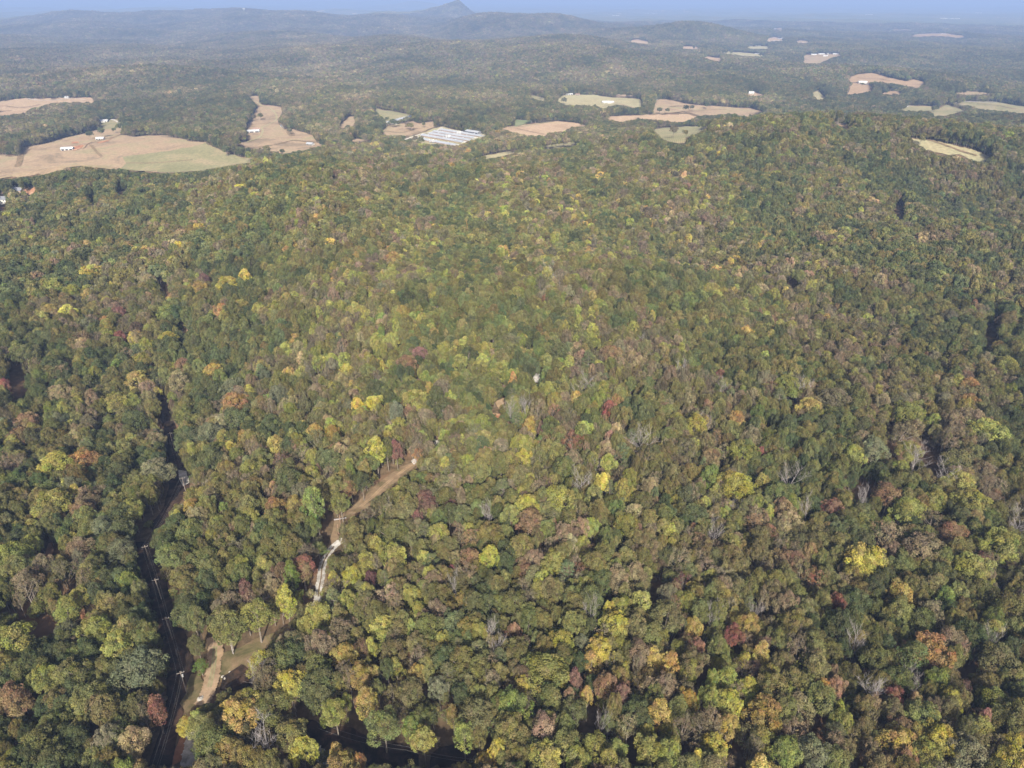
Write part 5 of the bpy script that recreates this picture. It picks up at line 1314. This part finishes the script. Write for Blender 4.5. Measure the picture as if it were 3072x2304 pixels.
barn(K6([(680, 190)])[0], 20, 10, 'white shed on the upper edge of the pale pasture', yaw=.1)
barn(K6([(735, 192)])[0], 12, 8, 'rusty shed beside the white one on the pasture edge', roof=M_ROOFR, yaw=.1)
def house(p, L, W, label, roof=None, wall=None, yaw=0.0, wing=True, lod=0, group='farmhouses scattered through the country', hw=3.2):
    g = gp(*p); root = root_at('farmhouse', g.x, g.y, yaw, label, 'house', group)
    gable(root, L, W, hw, 2.4, wall or M_WHITE, roof or M_ROOFW, .5, nwin=4 if lod == 0 else 0, lod=lod)
    if wing and lod < 2:
        wr = bpy.data.objects.new('wing', None); COL.objects.link(wr); wr.parent = root; wr.location = (L * .22, -W * .62, 0); wr.rotation_euler = (0, 0, math.pi / 2)
        gable(wr, W * .7, L * .34, hw - .3, 1.8, wall or M_WHITE, roof or M_ROOFW, .4)
    if lod == 0:
        c = MB(); c.box(L * .3, L * .3 + 1, -.5, .5, hw + .5, hw + 3.6); link('chimney', c.mesh('chimney', [M_BRICKW]), root)
house(K6([(925, 242)])[0], 22, 12, 'white farmhouse alone in the middle of the pale pasture', yaw=.15)
house(K6([(958, 243)])[0], 14, 9, 'white garage close beside the pasture farmhouse', yaw=.6, wing=False)
house(K6([(1235, 225)])[0], 22, 13, 'large white farmhouse at the corner of the pasture hedge', yaw=-.5)
house(K6([(1250, 212)])[0], 13, 9, 'white outbuilding behind the hedge corner farmhouse', yaw=.4, wing=False)
house(K6([(1883, 182)])[0], 16, 9, 'pale house in the small clearing above the ridge woods', yaw=.3)
house(K6([(1925, 68)])[0], 16, 9, 'white house roof in the woods high above the clearing', yaw=.1, lod=1)
house(K4([(407, 92)])[0], 18, 10, 'white house above the upper hay field', yaw=.2)
house(K4([(435, 97)])[0], 11, 8, 'low shed next to the upper hay field house', roof=M_ROOFM, yaw=.1, wing=False)
house(K4([(1335, 22)])[0], 15, 10, 'white house, first of three in the dark woods', yaw=.1, wing=False, lod=1)
house(K4([(1360, 18)])[0], 13, 11, 'tall white house, middle of three in the dark woods', yaw=.8, wing=False, lod=1, hw=6)
house(K4([(1372, 36)])[0], 12, 9, 'white garage, lowest of three in the dark woods', yaw=.1, wing=False, lod=1)
house(K4([(337, 215)])[0], 14, 9, 'white house half hidden by trees below the upper field', yaw=.3)
house(K4([(668, 252)])[0], 24, 11, 'long white house at the top of the curved driveway', yaw=.05)
house(K4([(615, 236)])[0], 11, 8, 'small pale house by the wood near the driveway', yaw=.2, wing=False)
house(K4([(1590, 122)])[0], 18, 10, 'pale house at the wood edge above the curving field', yaw=.2)
house(K4([(1545, 108)])[0], 12, 9, 'grey roofed house among trees above the curving field', roof=M_ROOFG, yaw=.1)
house(K2([(265, 540)])[0], 15, 9, 'reddish roofed house alone in the far woods', roof=M_RED, yaw=.2, lod=1)
for i, (x, y, L) in enumerate([(850, 357, 26), (900, 354, 30), (945, 350, 22), (990, 354, 26), (925, 366, 20), (1050, 358, 22)]):
    house(K3([(x, y)])[0], L, 13, ['white building', 'long white building', 'pale building', 'broad white building', 'low white building', 'red-trimmed white building'][i] + ' in the far hamlet, ' + ['first from its lane end', 'second from its lane end', 'in the hamlet middle', 'past the hamlet middle', 'standing out in the field', 'by the red earth patch'][i], yaw=random.uniform(-.3, .3), wing=False, lod=2, group='buildings of the far hamlet')
for (x, y, L, lb) in [(430, 301, 40, 'pale long barn in the narrow far clearing'), (490, 302, 30, 'brown roofed house in the narrow far clearing'), (483, 352, 34, 'white barn on the far sloping pasture'), (700, 337, 24, 'white house in trees beyond the far pasture'), (720, 342, 20, 'small white house near the far pasture trees'),
                      (205, 322, 20, 'white cottage in the far wood edge'), (490, 495, 22, 'white roof under the wooded knoll'), (592, 498, 16, 'tiny white house on the wooded knoll side'), (440, 605, 18, 'white house by the tan cut in the woods'), (830, 563, 18, 'pale house in the shady gap'), (1165, 537, 26, 'white shed by the pink field road'), (590, 188, 50, 'white hangar in the distant pink clearing'),
                      (750, 186, 40, 'white building in the blue distance, nearer of two'), (780, 190, 34, 'white building in the blue distance, farther of two'), (1690, 226, 40, 'white house on the far tan ridge clearing'), (2085, 252, 60, 'white buildings row at the far frame edge'), (1690, 128, 90, 'white warehouse near the skyline, first of its three'), (1745, 128, 80, 'white warehouse near the skyline, middle of its three'), (1775, 131, 70, 'white warehouse near the skyline, last of its three'),
                      (1915, 88, 110, 'bright white plant close under the skyline'), (1205, 103, 110, 'pale roof in the hazy plain')]:
    house(K3([(x, y)])[0], L, max(10, L * .35), lb, yaw=random.uniform(-.4, .4), wing=False, lod=2, group='distant pale buildings')
for (x, y, L, lb) in [(1640, 78, 150, 'long pale plant roof beyond the rounded hill'), (1780, 107, 120, 'pale roofs on the plain beyond the rounded hill'), (1980, 92, 100, 'white roof on the hazy plain, nearest the hill'), (2025, 94, 90, 'white roof on the hazy plain, next from the hill'), (1635, 155, 70, 'white barns beside the rounded hill'), (1690, 200, 80, 'row of low sheds below the rounded hill')]:
    house(K2([(x, y)])[0], L, L * .3, lb, yaw=random.uniform(-.2, .2), wing=False, lod=2, group='distant pale buildings')
def water_tower(p, h, label):
    g = gp(*p); root = root_at('water_tower', g.x, g.y, 0, label, 'water tower', 'white water towers on the skyline')
    m = MB(); m.tube([(0, 0, h * .62), (0, 0, h * .72), (0, 0, h * .9), (0, 0, h)], [3, 11, 11, 3], 14); link('tank', m.mesh('tank', [M_WHITE]), root)
    m = MB(); m.tube([(0, 0, -3), (0, 0, h * .64)], [4, 3], 10); link('shaft', m.mesh('shaft', [M_WHITE]), root)
water_tower((341, 20), 45, 'white water tower on the wooded skyline, standing alone'); water_tower((674, 24), 45, 'white water tower, upper of the close skyline pair'); water_tower((733, 38), 40, 'white water tower, lower of the close skyline pair')
water_tower((2052, 38), 50, 'white water tower out on the hazy plain')
# masts on the lone mountain
for i, dx in enumerate((-35, 25)):
    x, y = -637 + dx, 9700; m = MB(); m.tube([(0, 0, -2), (0, 0, 16)], [1.2, .6], 5)
    o = link('radio_mast', m.mesh('mast', [M_STEEL]), None, (x, y, float(H(x, y)) + 13)); tag(o, ['thin radio mast on the very top of the lone mountain', 'second thin mast a step down from the mountain top'][i], 'radio mast')

# houses at the edge of the frame
def near_house(p, L, W, yaw, label, roof, wall, two=False):
    g = gp(*p); root = root_at('hillside_house', g.x, g.y, yaw, label, 'house', 'houses on the near hill')
    gable(root, L, W, 5.6 if two else 3.4, 2.6, wall, roof, .6, nwin=5)
    if two:
        for s in (-1,):
            for k in range(4):
                cx = -L / 2 + L * (k + .5) / 4; w = MB(); w.box(cx - .6, cx + .6, -W / 2 - .05, -W / 2 + .05, 3.6, 4.9); link('window', w.mesh('window', [M_GLASS]), root)
near_house(KL([(30, 440)])[0], 18, 11, .05, 'white two-storey house with grey roof and dark windows, trees in front', M_ROOFG, M_WHITE, True)
near_house(KL([(340, 235)])[0], 17, 10, -.15, 'grey roofed house beside the orange clay yard', M_ROOFG, M_BRICKW)
near_house(KL([(275, 200)])[0], 4, 3.4, .3, 'tiny white shed by the grey roofed house', M_ROOFW, M_WHITE)

# ------------------------------------------------------------------ power line, boulders, log, posts
def pole(p, Hp, label, yaw=0.4, arms=True):
    g = gp(*p); root = root_at('utility_pole', g.x, g.y, yaw, label, 'utility pole', 'wooden utility poles along the corridor')
    m = MB(); m.tube([(0, 0, -1.5), (0, 0, Hp)], [.22, .14], 8); link('post', m.mesh('post', [M_POLE]), root)
    m = MB(); m.box(-1.2, 1.2, -.07, .07, Hp - .9, Hp - .72); link('crossarm', m.mesh('crossarm', [M_POLE]), root)
    for x in (-1.1, 0.4, 1.1):
        m = MB(); m.tube([(x, 0, Hp - .72), (x, 0, Hp - .40)], [.07, .05], 6); link('insulator', m.mesh('insulator', [M_STEEL]), root)
    if 'sunlit' in label:
        m = MB(); m.tube([(.32, .1, Hp - 3.0), (.32, .1, Hp - 1.9)], .26, 8); link('transformer', m.mesh('transformer', [M_STEEL]), root)
    return root, Vector((g.x, g.y, g.z + Hp - .45)), yaw
pp = []
for (p, lb) in [((562, 2081), 'sunlit utility pole with crossarm beside the grass clearing'), (KB([(1142, 700)])[0], 'utility pole in the dark corridor, next beyond the clearing'), (KB([(1072, 440)])[0], 'utility pole midway along the dark corridor'),
                (KB([(1002, 215)])[0], 'utility pole far up the lower corridor, before the bend'), (KA([(1550, 1345)])[0], 'utility pole by the white gravel scrap at the corridor bend'), (KA([(1445, 960)])[0], 'farthest utility pole in the dark upper corridor')]:
    pp.append(pole(p, 11.5, lb))
end = gp(480, 2400); pp.insert(0, (None, Vector((end.x, end.y, end.z + 11)), 0.4))
def wire(a_list, label, group='wires strung along the utility poles'):
    pts = []
    for a, b in zip(a_list, a_list[1:]):
        for k in range(13):
            t = k / 12; pts.append(a.lerp(b, t) - Vector((0, 0, 1.6 * 4 * t * (1 - t))))
    cu = []
    for p in pts:
        if not cu or (p - cu[-1]).length > .2: cu.append(p)
    m = MB(); m.tube(cu, .02, 4); o = link('power_wire', m.mesh('wire', [M_WIRE])); tag(o, label, 'wire', group)
for off, lb in ((-1.1, 'thin sagging wire on the outer insulators of the poles'), (.4, 'thin sagging wire on the inner insulators of the poles'), (1.1, 'thin sagging wire nearest the grass clearing on the poles')):
    wire([p[1] + Vector((off * math.cos(p[2]), off * math.sin(p[2]), 0)) for p in pp], lb)
for j, lb in enumerate(('upper pale wire crossing the dark gap at the foot of the frame', 'lower pale wire crossing the dark gap at the foot of the frame')):
    P = [gp(*KD([(420 + 10 * j, 1010 + 55 * j)])[0], lift=9), gp(*KD([(1160, 1215 + 30 * j)])[0], lift=9), gp(*KD([(1900, 1330 + 20 * j)])[0], lift=9)]
    wire([p + Vector((0, 0, 9)) for p in P], lb, 'wires crossing the dark gap')
def boulder(p, r, label):
    g = gp(*p); r_ = np.random.default_rng(int(p[0] * 7 + p[1])); vs = []; nlat, nlon = 6, 9
    for i in range(nlat + 1):
        for j in range(nlon):
            a = math.pi * i / nlat; b = 2 * math.pi * j / nlon; k = r * r_.uniform(.75, 1.1) if 0 < i < nlat else r * .9
            vs.append((k * math.sin(a) * math.cos(b), k * math.sin(a) * math.sin(b) * .8, k * math.cos(a) * .7 + r * .35))
    fs = [[i * nlon + j, (i + 1) * nlon + j, (i + 1) * nlon + (j + 1) % nlon, i * nlon + (j + 1) % nlon] for i in range(nlat) for j in range(nlon)]
    o = link('boulder', mesh('boulder', vs, fs, [M_STONE]), None, g); o.rotation_euler = (0, 0, r_.uniform(0, 6)); tag(o, label, 'boulder', 'pale boulders by the sandy track')
for (x, y, r, lb) in [(1330, 1108, 1.3, 'largest pale boulder at the end of the sandy track'), (1345, 1092, .9, 'smaller pale boulder touching the largest one'), (1318, 1122, .7, 'small pale boulder below the largest one'), (1478, 955, .7, 'pale boulder on the clearing edge, upper one'), (1492, 970, .8, 'pale boulder on the clearing edge, lower one'), (1300, 1128, .5, 'tiny pale boulder in the grass'), (1525, 925, .6, 'white stone lying alone in the mown clearing')]:
    boulder(KB([(x, y)])[0], r, lb)
a = gp(*KC([(560, 1002)])[0]); b = gp(*KC([(662, 985)])[0])
m = MB(); m.tube([a + Vector((0, 0, .6)), a.lerp(b, .5) + Vector((0, 0, .55)), b + Vector((0, 0, .6))], [.42, .36, .28], 8)
tag(link('fallen_log', m.mesh('log', [M_DEAD])), 'whitish fallen log lying across the straw strip', 'log')
for (x, y, lb) in [(612, 1028, 'dark wooden post just below the fallen log'), (598, 1110, 'dark wooden post above the gravel track end'), (1555, 800, None)]:
    if lb is None: continue
    g = gp(*KC([(x, y)])[0]); m = MB(); m.tube([(0, 0, -.4), (0, 0, 5.5)], [.16, .12], 7); tag(link('wooden_post', m.mesh('post', [M_ROOFR]), None, g), lb, 'post', 'posts beside the gravel track')
g = gp(*KB([(1550, 805)])[0]); m = MB(); m.tube([(0, 0, -.4), (0, 0, 7)], [.2, .16], 7); tag(link('wooden_post', m.mesh('post', [M_DEAD]), None, g), 'pale tall stump post at the upper edge of the clearing', 'post')

# ------------------------------------------------------------------ haze
HM, nt, out = new_mat('haze')
pv = nt.nodes.new('ShaderNodeVolumePrincipled')
pv.inputs['Density Attribute'].default_value = ''
pv.inputs['Color'].default_value = (0.29, 0.42, 0.73, 1)
pv.inputs['Density'].default_value = 1.3e-4
nt.links.new(pv.outputs[0], out.inputs['Volume'])
HM.cycles.homogeneous_volume = True
hb = MB(); hb.box(-47500, 47500, -47500, 47500, -200, 246)
hz = link('haze', hb.mesh('haze', [HM]))
tag(hz, 'pale blue air fading the far hills', kind='stuff')
